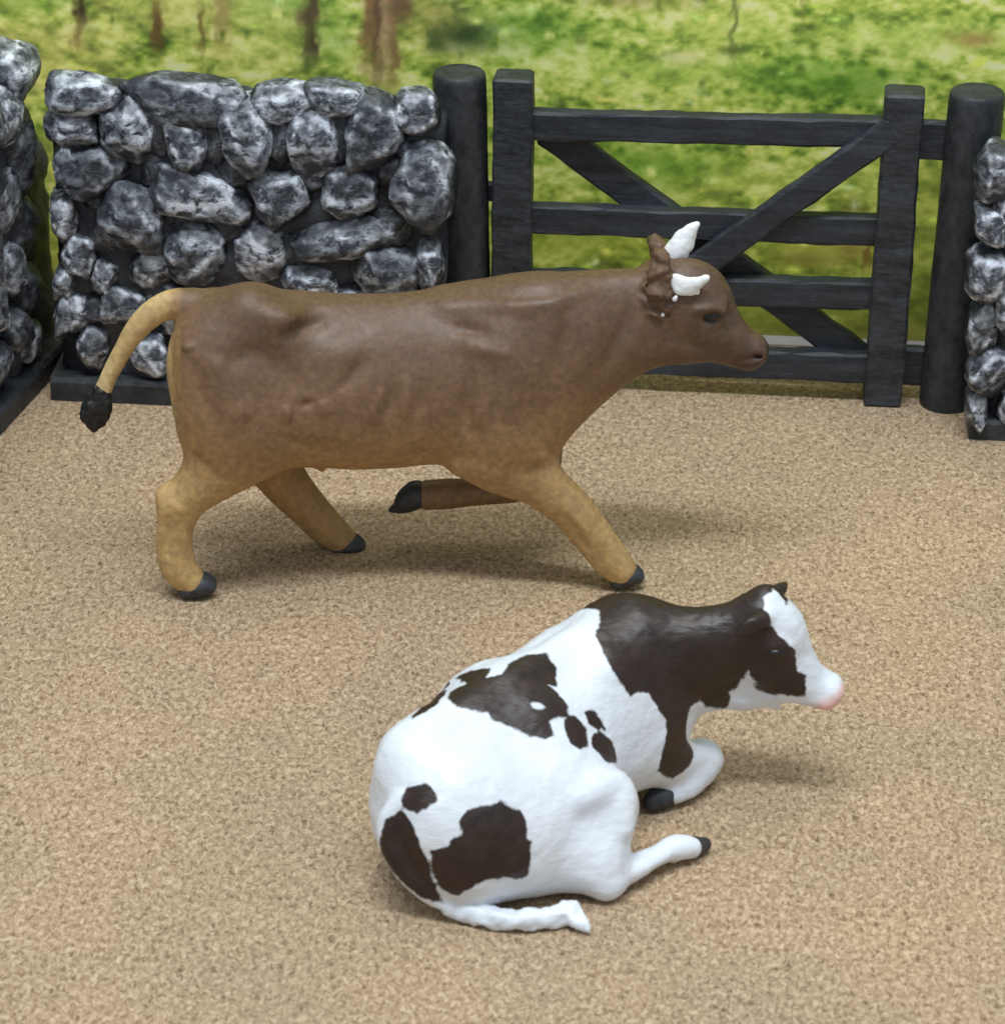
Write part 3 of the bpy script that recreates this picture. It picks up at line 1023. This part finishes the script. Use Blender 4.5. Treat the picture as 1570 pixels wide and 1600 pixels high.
strokes = [
    (((440, 534), (478, 530), (515, 526)), 11, -.085, 1.1), (((400, 504), (470, 508), (564, 510)), 14, .055, 1.1), (((478, 570), (530, 566), (575, 557)), 24, .05, 1.1),
    (((341, 570), (399, 556), (444, 587), (465, 616)), 17, -.065, 1.1), (((318, 560), (358, 574)), 13, .04, 1.0), (((290, 536), (296, 545)), 10, .07, .8), (((300, 560), (312, 600), (340, 660)), 14, -.05, 1.0),
    (((368, 623), (394, 645)), 20, .045, 1.1), (((446, 630), (451, 654)), 6, .06, 1.1), (((468, 634), (492, 630)), 7, -.06, 1.1), (((504, 625), (512, 650)), 14, .04, 1.1), (((530, 615), (555, 590), (578, 566)), 11, -.06, 1.1),
    (((596, 610), (580, 662)), 9, .045, 1.1), (((618, 600), (604, 660)), 9, -.04, 1.1), (((640, 598), (628, 660)), 10, .04, 1.1), (((664, 596), (652, 655)), 9, -.035, 1.1), (((430, 668), (480, 690), (540, 702)), 12, -.04, 1.0),
    (((706, 533), (735, 531), (765, 531)), 9, -.075, 1.1), (((722, 552), (765, 556), (806, 562)), 12, .05, 1.1), (((600, 478), (722, 468), (861, 456), (930, 446)), 6, -.035, .5), (((620, 494), (740, 486), (870, 472), (990, 452)), 11, .045, .7),
    (((895, 476), (884, 525), (872, 580)), 13, -.055, .95), (((985, 500), (962, 545), (940, 590)), 11, -.05, .75), (((1008, 470), (1000, 520), (985, 560)), 9, .035, .65), (((940, 490), (925, 540), (900, 600)), 16, .045, .85),
    (((792, 511), (803, 593), (790, 660)), 22, .055, 1.1), (((736, 580), (728, 640), (735, 690)), 11, -.06, 1.1), (((752, 625), (744, 668)), 9, .04, 1.1), (((850, 620), (845, 670), (855, 705)), 12, -.045, .95), (((820, 700), (860, 720)), 10, .03, .9),
    (((300, 700), (330, 720), (350, 745)), 9, -.03, .9), (((262, 775), (290, 790)), 7, .035, .9), (((262, 800), (262, 860)), 5, -.03, .9), (((290, 810), (288, 870)), 6, .03, .9),
    (((870, 770), (920, 830)), 7, .03, .9), (((880, 800), (925, 860)), 6, -.03, .9), (((1085, 480), (1110, 478), (1130, 486)), 5, .04, .45), (((1060, 520), (1090, 540), (1130, 552)), 9, -.03, .45), (((1125, 505), (1150, 525)), 7, -.04, .4),
    (((1048, 500), (1050, 540)), 6, -.04, .5), (((1150, 566), (1172, 562), (1190, 556)), 3, -.03, .35)]
wr = random.Random(3)
for _ in range(34):
    a_, b_ = wr.uniform(1004, 1046), wr.uniform(398, 494)
    an = wr.uniform(-0.8, 0.9)
    strokes.append((((a_, b_), (a_ + 14 * math.cos(an), b_ + 14 * math.sin(an))), wr.uniform(2.6, 4.2), wr.choice((-.05, .05, .06)), .55))
cv = relief(cv, cf, strokes, on_calf, k_n)
cv = roughen(cv, cf, 0.003, 9.0, 2)
cv[:, 2] = np.maximum(cv[:, 2], 0.004)

# paint: chocolate back fading to ochre on the belly, legs and tail (sprayed on, so it follows the figure's height)
rel = cv - calf_o
s_ = rel @ k_ax
h_ = cv[:, 2]
sx = lambda px, py: float((on_calf(px, py) - calf_o) @ k_ax)
hz = lambda px, py, v=0.0: float(on_calf(px, py, v)[2])
wig = np.array([noise.fractal(Vector(p * 0.9), 1.0, 2.0, 3) for p in cv])
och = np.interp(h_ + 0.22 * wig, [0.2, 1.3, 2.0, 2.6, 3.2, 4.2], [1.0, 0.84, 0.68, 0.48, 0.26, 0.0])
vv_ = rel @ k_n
off_side_shade = np.clip((-0.25 - vv_) / 0.2, 0, 1) * np.clip((2.6 - h_) / 0.5, 0, 1)      # shade on the far-side legs, painted in as a browner colour
och = och * (1 - off_side_shade * np.where(s_ > sx(590, 770), 0.62, 0.30))
tail = np.clip((sx(288, 480) - s_) / 0.35, 0, 1) * (h_ > hz(230, 660))
rump = np.clip((sx(345, 600) - s_) / 1.0, 0, 1) * 0.32
och = np.clip(np.maximum(och, tail * 0.9) + rump, 0, 1)
tip = (0.30 + 0.70 * np.clip((sx(180, 590) - s_) / 0.16, 0, 1)) * tail
headm = np.clip((s_ - sx(980, 500)) / 0.5, 0, 1)
och = och * (1 - 0.9 * headm)
nose = on_calf(1199, 549, 0.1)
dark = np.clip(1.7 - np.linalg.norm(cv - nose, axis=1) / 0.13, 0, 1)
dark = np.maximum(dark, 0.30 * np.clip((s_ - sx(1030, 500)) / 0.8, 0, 1))
muz = np.clip(1.4 - np.linalg.norm(cv - on_calf(1178, 558, .25), axis=1) / 0.26, 0, 1)
dark = np.maximum(dark, 0.9 * np.clip(1.5 - np.linalg.norm(cv - on_calf(1113, 496, .50), axis=1) / 0.13, 0, 1))

M = NT('calf_paint')
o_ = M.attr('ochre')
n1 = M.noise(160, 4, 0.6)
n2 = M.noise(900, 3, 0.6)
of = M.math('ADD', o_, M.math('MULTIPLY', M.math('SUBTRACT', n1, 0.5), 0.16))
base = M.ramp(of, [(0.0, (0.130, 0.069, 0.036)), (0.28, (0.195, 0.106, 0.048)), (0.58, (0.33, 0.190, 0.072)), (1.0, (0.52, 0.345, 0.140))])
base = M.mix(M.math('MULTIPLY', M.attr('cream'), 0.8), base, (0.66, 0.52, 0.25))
base = M.mix(M.math('MULTIPLY', M.attr('muzzle'), 0.6), base, (0.085, 0.040, 0.030))
base = M.mix(M.attr('dark'), base, (0.012, 0.010, 0.009))
speck = M.ramp(n2, [(0.35, (0.78, 0.78, 0.80)), (0.7, (1.2, 1.18, 1.15))])
mx = M.n.new('ShaderNodeMix')
mx.data_type = 'RGBA'
mx.blend_type = 'MULTIPLY'
mx.inputs[0].default_value = 1
M.link(base, mx.inputs[6])
M.link(speck, mx.inputs[7])
M.color(mx.outputs[2])
M.link(M.ramp(n1, [(0.3, 0.46), (0.7, 0.62)]), M.b.inputs['Roughness'])
M.b.inputs['Specular IOR Level'].default_value = 0.6
M.bump(M.math('ADD', M.math('MULTIPLY', n1, 0.5), M.math('MULTIPLY', M.noise(1500, 3, 0.6), 0.5)), 0.30, 0.0004)
M_calf = M.m

M = NT('hoof_paint')
M.color(M.ramp(M.noise(500, 3), [(0.3, (0.018, 0.020, 0.024)), (0.7, (0.045, 0.048, 0.056))]))
M.set(Roughness=0.5)
M.bump(M.noise(700, 3), 0.3, 0.0003)
M_hoof = M.m
M = NT('black_paint')
M.color((0.006, 0.006, 0.007))
M.set(Roughness=0.55)
M.bump(M.noise(500, 4, 0.7), 0.6, 0.0006)
M_black = M.m
M = NT('white_paint')
M.color(M.ramp(M.noise(300, 3), [(0.3, (0.78, 0.79, 0.80)), (0.7, (0.86, 0.87, 0.88))]))
M.set(Roughness=0.45)
M.bump(M.noise(400, 4, 0.6), 0.35, 0.0005)
M_white = M.m
M = NT('eye_paint')
M.color((0.012, 0.010, 0.009))
M.set(Roughness=0.3)
M_eye = M.m

calf = thing('toy_calf', 'brown toy calf figure running, with small white horns and black tail tuft', 'toy calf', calf_o)
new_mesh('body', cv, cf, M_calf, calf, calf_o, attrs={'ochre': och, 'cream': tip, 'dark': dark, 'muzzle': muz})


def blob(name, parts, lat, mat, parent, h=0.028, rough=0.0, k=0.08, floor=True, carves=(), scale=6.0):
    """a small separate piece, modelled the same way"""
    pts = np.array([s[0] for p in parts for s in p])
    r = max(max(s[1], s[2]) for p in parts for s in p) + 0.12
    fl = Field(pts.min(0) - r, pts.max(0) + r, h)
    for p in parts:
        fl.chain(p, lat, k)
    for p in carves:
        fl.chain(p, lat, 0.04, carve=True)
    if floor:
        fl.floor(0.0)
    v, fc = fl.skin()
    if rough:
        v = roughen(v, fc, rough, scale, 3)
    if floor:
        v[:, 2] = np.maximum(v[:, 2], 0.003)
    return new_mesh(name, v, fc, mat, parent, v.mean(0))


blob('hoof', [cst([(292, 918, .82, 16, 25), (312, 913, .82, 20, 25), (326, 913, .82, 14, 20)])], k_n, M_hoof, calf, carves=[cst([(330, 905, .82, 12, 1.6), (345, 925, .82, 14, 2)])])
blob('hoof', [cst([(526, 859, -.72, 16, 24), (545, 851, -.72, 20, 25), (558, 853, -.72, 15, 21)])], k_n, M_hoof, calf, carves=[cst([(560, 845, -.72, 12, 1.6), (570, 862, -.72, 12, 2)])])
blob('hoof', [cst([(965, 904, .80, 15, 23), (984, 897, .80, 17, 23), (996, 899, .80, 12, 18)])], k_n, M_hoof, calf, carves=[cst([(1002, 890, .80, 12, 1.6), (1008, 910, .80, 12, 2)])])
blob('hoof', [cst([(650, 773, -.72, 24, 22), (636, 782, -.72, 20, 19), (624, 792, -.72, 11, 12), (609, 797, -.72, 4, 5)])], k_n, M_hoof, calf, floor=False)
blob('tail_tuft', [cst([(160, 612, 0, 13, 12), (152, 632, 0, 22, 18), (149, 650, 0, 21, 17), (148, 668, 0, 8, 8)]), cst([(142, 640, .1, 14, 10), (130, 655, .1, 5, 5)]), cst([(164, 630, .12, 10, 8), (168, 650, .12, 5, 5)]), cst([(154, 614, .1, 8, 8), (150, 606, .1, 4, 5)])],
     k_n, M_black, calf, rough=0.03, floor=False, scale=9.0)
blob('horn', [cst([(1058, 394, -.26, 18, 16), (1066, 376, -.30, 17, 14), (1079, 360, -.30, 11, 10), (1089, 350, -.30, 5, 5)]), cst([(1046, 388, -.28, 7, 8), (1076, 384, -.28, 7, 8)])], k_n, M_white, calf, rough=0.02, floor=False)
blob('horn', [cst([(1057, 439, .47, 12, 8), (1070, 445, .51, 14, 8), (1089, 442, .54, 10, 8), (1105, 433, .57, 5, 6)]), cst([(1062, 453, .51, 8, 6), (1086, 456, .52, 4, 5)])], k_n, M_white, calf, rough=0.02, floor=False)
for (ex, ey, ev, er) in ((1054, 467, .56, 4.5), (1035, 492, .53, 3.5), (1039, 486, .53, 3.5), (1089, 457, .54, 4)):
    blob('paint_fleck', [cst([(ex, ey, ev, er, 3), (ex + 2, ey - 3, ev, er * .7, 3)])], k_n, M_white, calf, h=0.012, floor=False)
for s in (1, -1):
    blob('eye', [cst([(1103, 495, .475 * s, 6, 6), (1113, 493, .47 * s, 9, 7), (1124, 492, .455 * s, 5, 5)])], k_n, M_eye, calf, h=0.016, floor=False)

# ------------------------------------------------------------------ white cow lying down
wi = at_z(940, 950, 2.85)                                     # withers
q_ax = np.array([math.cos(math.radians(43)), math.sin(math.radians(43)), 0])      # tail to head
th = wi - q_ax * 3.75
ua = wi - th
ua[2] = 0
q_n = np.array([q_ax[1], -q_ax[0], 0])                        # the cow's right side, towards the camera
cow_o = np.array([th[0], th[1], 0])


def on_cow(px, py, t):
    return at_plane(px, py, cow_o + q_n * t, q_n)


KW = cm_per_px(cow_o + q_ax * 2 + zz)


def L(s, t, z):
    return cow_o + q_ax * s + q_n * t + zz * z


LEN = np.linalg.norm(ua)
f = Field(at_z(850, 1290, 0) + np.array([-4.2, -4.6, -0.1]), at_z(850, 1290, 0) + np.array([5.6, 5.8, 4.4]), 0.043)
f.loft(cow_o, q_ax, q_n, [
    (0.04, 1.25, 0.45, 0.28), (0.16, 1.18, 0.74, 0.50), (0.40, 1.12, 0.94, 0.66), (0.8, 1.12, 1.08, 0.82), (1.4, 1.16, 1.20, 1.10), (2.1, 1.22, 1.30, 1.32),
    (2.8, 1.22, 1.20, 1.20), (3.5, 1.28, 1.18, 1.00), (4.1, 1.55, 1.26, 0.88), (4.5, 1.70, 1.02, 0.72), (4.8, 1.80, 0.75, 0.55)], n=2.15, pear=0.12)
lat = q_n
up = zz
for s in (1, -1):
    hb = 0.66 if s > 0 else 0.30
    f.chain([(L(0.55, hb * s, 1.80), .24, .22), (L(0.9, (hb + .08) * s, 1.82), .2, .2)], lat, 0.4)      # hook bones
    f.chain([(L(0.26, (0.14 + .16 * s), 1.60), .27, .22), (L(0.26, (.14 + .18 * s), 1.2), .32, .30)], lat, 0.5)        # pin bones
    f.chain([(L(3.5, 0.46 * s, 2.03 if s > 0 else 1.85), .46, .34), (L(3.9, 0.66 * s, 1.2), .60, .40)], lat, 0.5)       # shoulders
f.chain([(L(0.2, 0, 2.0), .12, .14), (L(2.0, 0, 2.36), .12, .14), (L(3.5, 0, 2.52), .14, .14)], lat, 0.35)


def wz(rows):
    """rows (px, py, z, r in px, r sideways in px)"""
    return [(at_z(p[0], p[1], p[2]), p[3] * KW, p[4] * KW) for p in rows]


# right thigh, gaskin, shank
f.chain([(L(0.42, 0.25, 0.75), .55, .50), (L(0.55, 0.75, 0.55), .55, .50)], lat, 0.4)
f.chain([(L(0.4, 0.75, 1.2), .68, .46), (L(0.75, 1.1, 0.85), .66, .46), (L(1.2, 1.35, 0.8), .58, .42)], lat, 0.45)
f.chain(wz([(770, 1290, 1.1, 84, 60), (880, 1260, 1.05, 72, 46), (945, 1262, 0.95, 46, 38)]), lat, 0.4)
f.chain(wz([(945, 1265, 0.95, 44, 38), (940, 1310, 0.65, 44, 36), (938, 1350, 0.42, 36, 30), (948, 1378, 0.26, 21, 20)]), lat, 0.35)
f.chain(wz([(860, 1330, 0.55, 60, 44), (930, 1350, 0.42, 36, 32)]), lat, 0.4)
f.chain(wz([(946, 1384, 0.20, 19, 18), (985, 1358, 0.24, 22, 18), (1028, 1336, 0.24, 17, 16), (1056, 1324, 0.25, 23, 19), (1080, 1325, 0.20, 17, 17)]), up, 0.14)
f.chain(wz([(950, 1392, .16, 13, 12), (962, 1384, .22, 12, 11)]), up, 0.10)
f.chain(wz([(990, 1364, .26, 10, 10), (1040, 1336, .28, 9, 9)]), up, 0.08)
f.chain(wz([(1048, 1336, .14, 9, 9), (1052, 1345, .08, 5, 5)]), up, 0.08)
f.chain([(f.hit(905, 1250), .10, .10), (f.hit(965, 1225), .12, .10), (f.hit(975, 1290), .10, .10)], lat, 0.25)
# right foreleg, folded under
f.chain(wz([(1010, 1120, 1.2, 60, 50), (1030, 1180, 0.75, 44, 40), (1065, 1190, 0.52, 36, 34), (1096, 1186, 0.42, 33, 30)]), lat, 0.3)
f.chain(wz([(1098, 1190, 0.36, 30, 28), (1080, 1222, 0.24, 24, 22), (1050, 1240, 0.20, 20, 18)]), up, 0.14)
# left foreleg, mostly hidden
f.chain([(L(3.8, -.6, 1.0), .45, .4), (L(4.1, -.7, .45), .32, .3), (L(4.6, -.65, .36), .26, .26)], lat, 0.3)
f.chain([(L(4.6, -.65, .3), .25, .25), (L(4.0, -.8, .2), .18, .18)], lat, 0.15)
# left hind leg under the belly
f.chain([(L(1.2, -.45, .7), .5, .4), (L(2.0, -.95, .6), .45, .4), (L(1.6, -1.1, .25), .22, .22), (L(2.6, -1.1, .18), .17, .17)], lat, 0.3)

# neck and head turn to face along the picture
head_y = wi[1] + 0.35


def on_head(px, py, d=0.0):
    """d: cm towards the camera"""
    return at_plane(px, py, (0, head_y - d, 0), (0, 1, 0))


def hst(rows):
    return [(on_head(p[0], p[1], p[2]), p[3] * KW, p[4] * KW) for p in rows]


hlat = np.array([0, 1.0, 0])
f.chain(hst([(985, 1020, .2, 78, 62), (1050, 1015, .25, 72, 56), (1110, 1005, .3, 62, 48), (1160, 990, .3, 54, 44)]), hlat, 0.35)
f.chain(hst([(1010, 1090, .3, 60, 50), (1070, 1070, .3, 46, 30), (1110, 1060, .3, 44, 24)]), hlat, 0.35)
f.chain(hst([(1190, 966, .3, 48, 44), (1206, 985, .3, 54, 46), (1224, 1022, .3, 47, 40), (1252, 1051, .3, 34, 36), (1276, 1068, .3, 28, 31), (1290, 1076, .3, 25, 27)]), hlat, 0.14)
f.chain(hst([(1188, 1040, .35, 32, 34), (1225, 1058, .35, 28, 28)]), hlat, 0.2)                      # cheek
f.chain(hst([(1302, 1072, .34, 13, 26), (1306, 1078, .34, 11, 25), (1290, 1087, .32, 11, 24)]), hlat, 0.14)                      # muzzle
f.chain(hst([(1118, 1072, .3, 30, 20), (1158, 1080, .3, 27, 20), (1186, 1084, .3, 22, 18), (1210, 1084, .3, 14, 16)]), hlat, 0.2)   # dewlap
f.chain(hst([(1232, 1070, .33, 22, 26), (1262, 1082, .32, 17, 25), (1286, 1087, .32, 13, 24)]), hlat, 0.2)
for i_ in range(7):
    f.chain(hst([(1140 + 12 * i_, 1098 + 3 * math.sin(i_ * 2.1), .36 + .05 * math.sin(i_), 7, 7), (1146 + 12 * i_, 1106 + 3 * math.sin(i_ * 1.3), .36, 4, 4)]), hlat, 0.06)
for s in (1, -1):
    f.chain(hst([(1208, 1010, .3 + .38 * s, 13, 10), (1226, 1012, .3 + .34 * s, 11, 9)]), hlat, 0.12)     # brow
f.chain(hst([(1214, 1022, .3 + .52, 8, 7)]), hlat, 0.06, carve=True)
f.chain(hst([(1192, 968, .66, 14, 11), (1172, 978, .80, 15, 8), (1152, 992, .86, 6, 5)]), hlat, 0.08)   # near ear, laid back
f.chain(hst([(1206, 930, -.06, 14, 12), (1219, 920, -.2, 12, 8), (1226, 911, -.26, 5, 5)]), hlat, 0.08)   # far ear
f.chain(hst([(1196, 930, .25, 16, 18)]), hlat, 0.15)                                              # poll
# tail round the rump and along the ground
tail_px = ((628, 1246, 14), (612, 1278, 21), (614, 1312, 24), (632, 1348, 25), (658, 1380, 22))
dep = np.array([float((f.hit(a_, b_) - cam_pos) @ c_fwd) for a_, b_, _ in tail_px])
fit = np.polyfit(range(5), dep, 2)
rump_tail = [(cam_pos + ray(a_, b_) * (np.polyval(fit, i_) + 0.05), r_ * KW, r_ * KW * 0.85) for i_, (a_, b_, r_) in enumerate(tail_px)]
f.chain(rump_tail + wz([(686, 1404, .30, 18, 16), (720, 1420, .18, 16, 14), (770, 1432, .15, 16, 13), (820, 1436, .14, 16, 13), (860, 1432, .14, 15, 13), (888, 1424, .15, 17, 14), (902, 1438, .13, 14, 12), (915, 1450, .10, 8, 9)]), up, 0.05)
for i_ in range(15):
    q_ = i_ / 14
    tx, ty = 705 + 180 * q_, 1418 + 16 * math.sin(q_ * 2.8)
    f.chain(wz([(tx, ty + 6, .13, 9, 8), (tx + 14, ty + 13 + 3 * math.sin(i_ * 1.7), .08, 5, 5)]), up, 0.10)
    f.chain(wz([(tx, ty, .20, 7, 6), (tx + 18, ty + 2 * math.sin(i_ * 2.9), .21, 4, 4)]), up, 0.06)
f.chain(wz([(900, 1440, .12, 7, 8), (922, 1458, .05, 3, 4)]), up, 0.05)
f.chain(wz([(880, 1418, .16, 8, 8), (900, 1412, .2, 5, 5)]), up, 0.05)
f.floor(0.0)
wv, wf = f.skin()
wv = roughen(wv, wf, 0.012, 2.6, 3, 9.0)
wv = roughen(wv, wf, 0.006, 9.0, 2, 4.0)
# the ragged brush of the tail: thick, crumbly paint
tq = np.array([at_z(a_, b_, .15) for a_, b_ in ((690, 1408), (730, 1426), (790, 1436), (850, 1434), (888, 1424), (918, 1454))])
td = np.min([np.linalg.norm(wv - (a_ + np.clip(((wv - a_) @ (b_ - a_)) / ((b_ - a_) @ (b_ - a_)), 0, 1)[:, None] * (b_ - a_)), axis=1) for a_, b_ in zip(tq[:-1], tq[1:])], axis=0)
tm = np.clip((0.30 - td) / 0.08, 0, 1)
chin = np.clip(1.3 - np.linalg.norm(wv - on_head(1175, 1098, .4), axis=1) / 0.4, 0, 1)
wv = wv + (roughen(wv, wf, 0.038, 7.0, 4, 21.0) - wv) * np.maximum(tm, 0.6 * chin)[:, None]
wv[:, 2] = np.maximum(wv[:, 2], 0.004)

# painted patches: outlines on the figure itself, in cm from the point under the tail head
PATCHES = {
    'neck': [[2.23,3.07,2.5],[2.38,3.1,2.57],[2.68,2.69,2.76],[2.73,2.47,2.76],[2.65,2.19,2.69],[2.71,1.99,2.6],[2.82,1.76,2.48],[2.97,1.63,2.24],[3.13,1.64,2.01],[3.22,1.73,2.04],[3.37,1.83,1.98],[3.42,1.83,1.86],[3.54,1.84,1.65],[3.63,1.9,1.52],[3.6,1.78,1.19],[3.52,1.76,0.8],[3.73,1.99,0.53],[3.96,2.16,0.62],[4.04,2.35,0.79],[3.92,2.17,1.07],[3.9,2.15,1.28],[3.96,2.21,1.55],[4.1,2.29,1.63],[4.18,2.35,1.47],[4.41,2.52,1.33],[4.51,2.43,1.48],[4.5,2.38,1.69],[4.63,2.4,1.73],[4.66,2.31,1.98],[4.72,2.28,2.09],[4.82,2.36,1.81],[4.99,2.42,1.65],[5.21,2.38,1.65],[5.47,2.39,1.61],[5.47,2.32,1.99],[5.38,2.29,2.08],[5.34,2.27,2.41],[5.1,2.22,2.64],[4.99,2.22,2.81],[4.88,2.32,2.99],[4.9,2.46,3.1],[5.02,2.61,3.15],[5.15,2.57,3.02],[5.2,2.5,2.97],[5.37,3.1,2.89],[5.28,3.2,3.08],[4.89,2.79,3.32],[4.3,2.85,2.98],[3.65,3.01,2.86],[3.21,3.05,2.88],[2.56,3.18,2.73],[2.22,2.96,2.66]],
    'back': [[0.7,0.89,2.37],[0.74,1.12,2.34],[0.95,1.14,2.45],[0.77,1.77,2.17],[1.01,1.61,2.39],[1.27,1.41,2.54],[1.22,1.19,2.53],[1.42,1.21,2.57],[1.5,1.43,2.6],[1.76,1.67,2.61],[2.0,1.74,2.6],[2.13,1.57,2.48],[2.14,1.29,2.36],[2.04,1.23,2.4],[2.28,1.06,2.2],[2.29,0.91,2.12],[2.15,0.81,2.15],[2.02,0.73,2.17],[2.11,0.6,2.02],[2.0,0.52,1.99],[1.77,0.52,2.07],[1.47,0.55,2.17],[1.28,0.58,2.24],[1.26,0.67,2.31],[1.01,0.63,2.35],[0.84,0.66,2.38]],
    'hole': [[1.78,0.84,2.34],[1.83,0.89,2.35],[1.94,0.9,2.32],[1.99,0.86,2.28],[1.94,0.8,2.27],[1.83,0.79,2.29]],
    'c': [[0.24,0.66,2.23],[0.36,1.14,2.15],[0.51,1.81,1.95],[0.7,1.38,2.22],[0.6,0.81,2.34],[0.41,0.61,2.31],[0.27,0.49,2.29]],
    'd': [[0.46,1.51,2.12],[0.75,1.87,2.11],[0.73,1.55,2.2],[0.5,1.65,2.01]],
    'e': [[2.24,0.86,2.12],[2.37,0.98,2.09],[2.54,0.97,1.89],[2.56,0.77,1.76],[2.45,0.6,1.81],[2.32,0.58,1.89],[2.24,0.72,2.03]],
    'f': [[2.5,1.14,2.06],[2.61,1.24,2.05],[2.74,1.24,1.89],[2.81,1.2,1.74],[2.7,1.11,1.79],[2.56,1.06,1.94]],
    'g': [[2.61,0.95,1.81],[2.72,1.12,1.78],[2.9,1.2,1.57],[2.95,1.14,1.3],[2.85,0.75,1.5],[2.71,0.77,1.62],[2.61,0.81,1.74]],
    'h': [[0.16,-0.52,1.68],[0.24,-0.44,1.81],[0.49,-0.5,1.91],[0.61,-0.59,1.85],[0.62,-0.68,1.76],[0.37,-0.71,1.58],[0.18,-0.56,1.6]],
    'thigh': [[0.53,-0.88,1.16],[0.77,-0.91,1.23],[0.81,-0.89,1.32],[0.95,-0.87,1.4],[0.9,-0.82,1.54],[0.99,-0.72,1.68],[1.28,-0.62,1.69],[1.44,-0.54,1.69],[1.69,-0.5,1.52],[1.77,-0.56,1.37],[1.76,-0.63,1.22],[1.83,-0.61,1.16],[1.8,-0.67,0.66],[1.71,-0.69,0.6],[1.54,-0.8,0.71],[1.29,-0.9,0.74],[1.04,-0.93,0.61],[0.88,-0.86,0.45],[0.69,-0.85,0.55],[0.56,-0.85,0.8]],
    'tail': [[-0.09,-0.62,1.23],[-0.03,-0.58,1.45],[0.16,-0.57,1.55],[0.28,-0.69,1.48],[0.39,-0.82,1.31],[0.41,-0.85,1.19],[0.52,-0.87,1.01],[0.56,-0.82,0.68],[0.73,-0.81,0.31],[0.41,-0.77,0.38],[0.01,-0.71,0.72],[-0.14,-0.59,0.92]],
}
wn = vnormals(wv, wf)


def paint_patch(poly, through=False):
    """signed distance (cm, inside positive) of every surface point to a patch drawn on the cow"""
    P3 = np.array(poly) + cow_o
    c = P3.mean(0)
    n = sum(wn[np.argmin(((wv - q) ** 2).sum(1))] for q in P3)
    n = n / np.linalg.norm(n)
    a = np.cross(n, zz)
    a = a / np.linalg.norm(a)
    b = np.cross(n, a)
    P = np.stack([(P3 - c) @ a, (P3 - c) @ b], 1)
    X = np.stack([(wv - c) @ a, (wv - c) @ b], 1)
    d2 = np.full(len(X), 1e9)
    ins = np.zeros(len(X), bool)
    for i in range(len(P)):
        A, B = P[i - 1], P[i]
        e = B - A
        t = np.clip(((X - A) @ e) / (e @ e), 0, 1)
        r = X - A - t[:, None] * e
        d2 = np.minimum(d2, (r * r).sum(1))
        cr = (A[1] > X[:, 1]) != (B[1] > X[:, 1])
        xi = A[0] + (X[:, 1] - A[1]) * e[0] / (e[1] if abs(e[1]) > 1e-9 else 1e-9)
        ins ^= cr & (X[:, 0] < xi)
    d = np.sqrt(d2) * np.where(ins, 1, -1)
    if not through:
        far = ((wn @ n) < -0.05) | (np.abs((wv - c) @ n) > 1.1)
        d = np.where(far, np.minimum(d, -0.2), d)
    return np.clip(d, -1, 1)


patch = np.full(len(wv), -1.0)
for k_, poly in PATCHES.items():
    if k_ != 'hole':
        patch = np.maximum(patch, paint_patch(poly, k_ == 'neck'))
patch = np.minimum(patch, -paint_patch(PATCHES['hole']))
# patches of the left side, turned away in the photograph
for (cs, cz, rs, rz) in ((1.2, 1.3, .45, .5), (2.3, 1.1, .5, .4), (0.6, 1.0, .3, .4)):
    r_ = wv - cow_o
    e_ = np.sqrt((((r_ @ q_ax) - cs) / rs) ** 2 + ((r_[:, 2] - cz) / rz) ** 2)
    patch = np.maximum(patch, np.where((r_ @ q_n) < -0.5, (1 - e_) * 0.4, -1))
m0, m1 = on_head(1290, 1104, 0.55), on_head(1322, 1084, 0.45)
em = m1 - m0
tt = np.clip(((wv - m0) @ em) / (em @ em), 0, 1)
pink = np.clip(1.3 - np.linalg.norm(wv - m0 - tt[:, None] * em, axis=1) / 0.155, 0, 0.62)

M = NT('cow_paint')
pa = M.attr('patch')
e1 = M.noise(420, 3, 0.6)
e2 = M.noise(1300, 2, 0.6)
pm = M.math('ADD', pa, M.math('MULTIPLY', M.math('SUBTRACT', e1, 0.5), 0.11))
pm = M.math('ADD', pm, M.math('MULTIPLY', M.math('SUBTRACT', e2, 0.5), 0.045))
mask = M.ramp(M.math('MULTIPLY_ADD', pm, 14.0, 0.5), [(0.3, 0.0), (0.7, 1.0)])
b1 = M.noise(260, 4, 0.65)
brown = M.ramp(b1, [(0.3, (0.015, 0.007, 0.005)), (0.7, (0.036, 0.019, 0.014))])
white = M.ramp(M.noise(120, 3), [(0.3, (0.71, 0.755, 0.82)), (0.7, (0.77, 0.81, 0.86))])
c = M.mix(mask, white, brown)
c = M.mix(M.attr('pink'), c, (0.85, 0.36, 0.26))
M.color(c)
M.link(M.ramp(b1, [(0.3, 0.36), (0.7, 0.52)]), M.b.inputs['Roughness'])
M.b.inputs['Specular IOR Level'].default_value = 0.5
M.bump(M.math('ADD', M.noise(420, 4, 0.65, vec=M.mapping((0.35, 0.8, 1), (0.2, 0.3, 0.7))), M.math('MULTIPLY', mask, 0.2)), 0.45, 0.0006)
M_cow = M.m
cow = thing('toy_cow', 'white and dark brown patched toy cow figure lying on the sandy ground', 'toy cow', L(2.2, 0.2, 0))
new_mesh('body', wv, wf, M_cow, cow, L(2.2, 0.2, 0), attrs={'patch': patch, 'pink': pink})
blob('hoof', [wz([(1086, 1322, .19, 15, 15), (1102, 1320, .13, 10, 12)])], up, M_hoof, cow)
blob('hoof', [wz([(1052, 1236, .22, 18, 18), (1034, 1244, .19, 22, 20), (1018, 1254, .15, 15, 16)])], up, M_hoof, cow)
for s in (1, -1):
    blob('eye', [hst([(1206, 1020, .3 + .43 * s, 6, 6), (1214, 1021, .3 + .43 * s, 8, 7), (1223, 1022, .3 + .41 * s, 5, 5)])], hlat, M_eye, cow, h=0.016, floor=False)
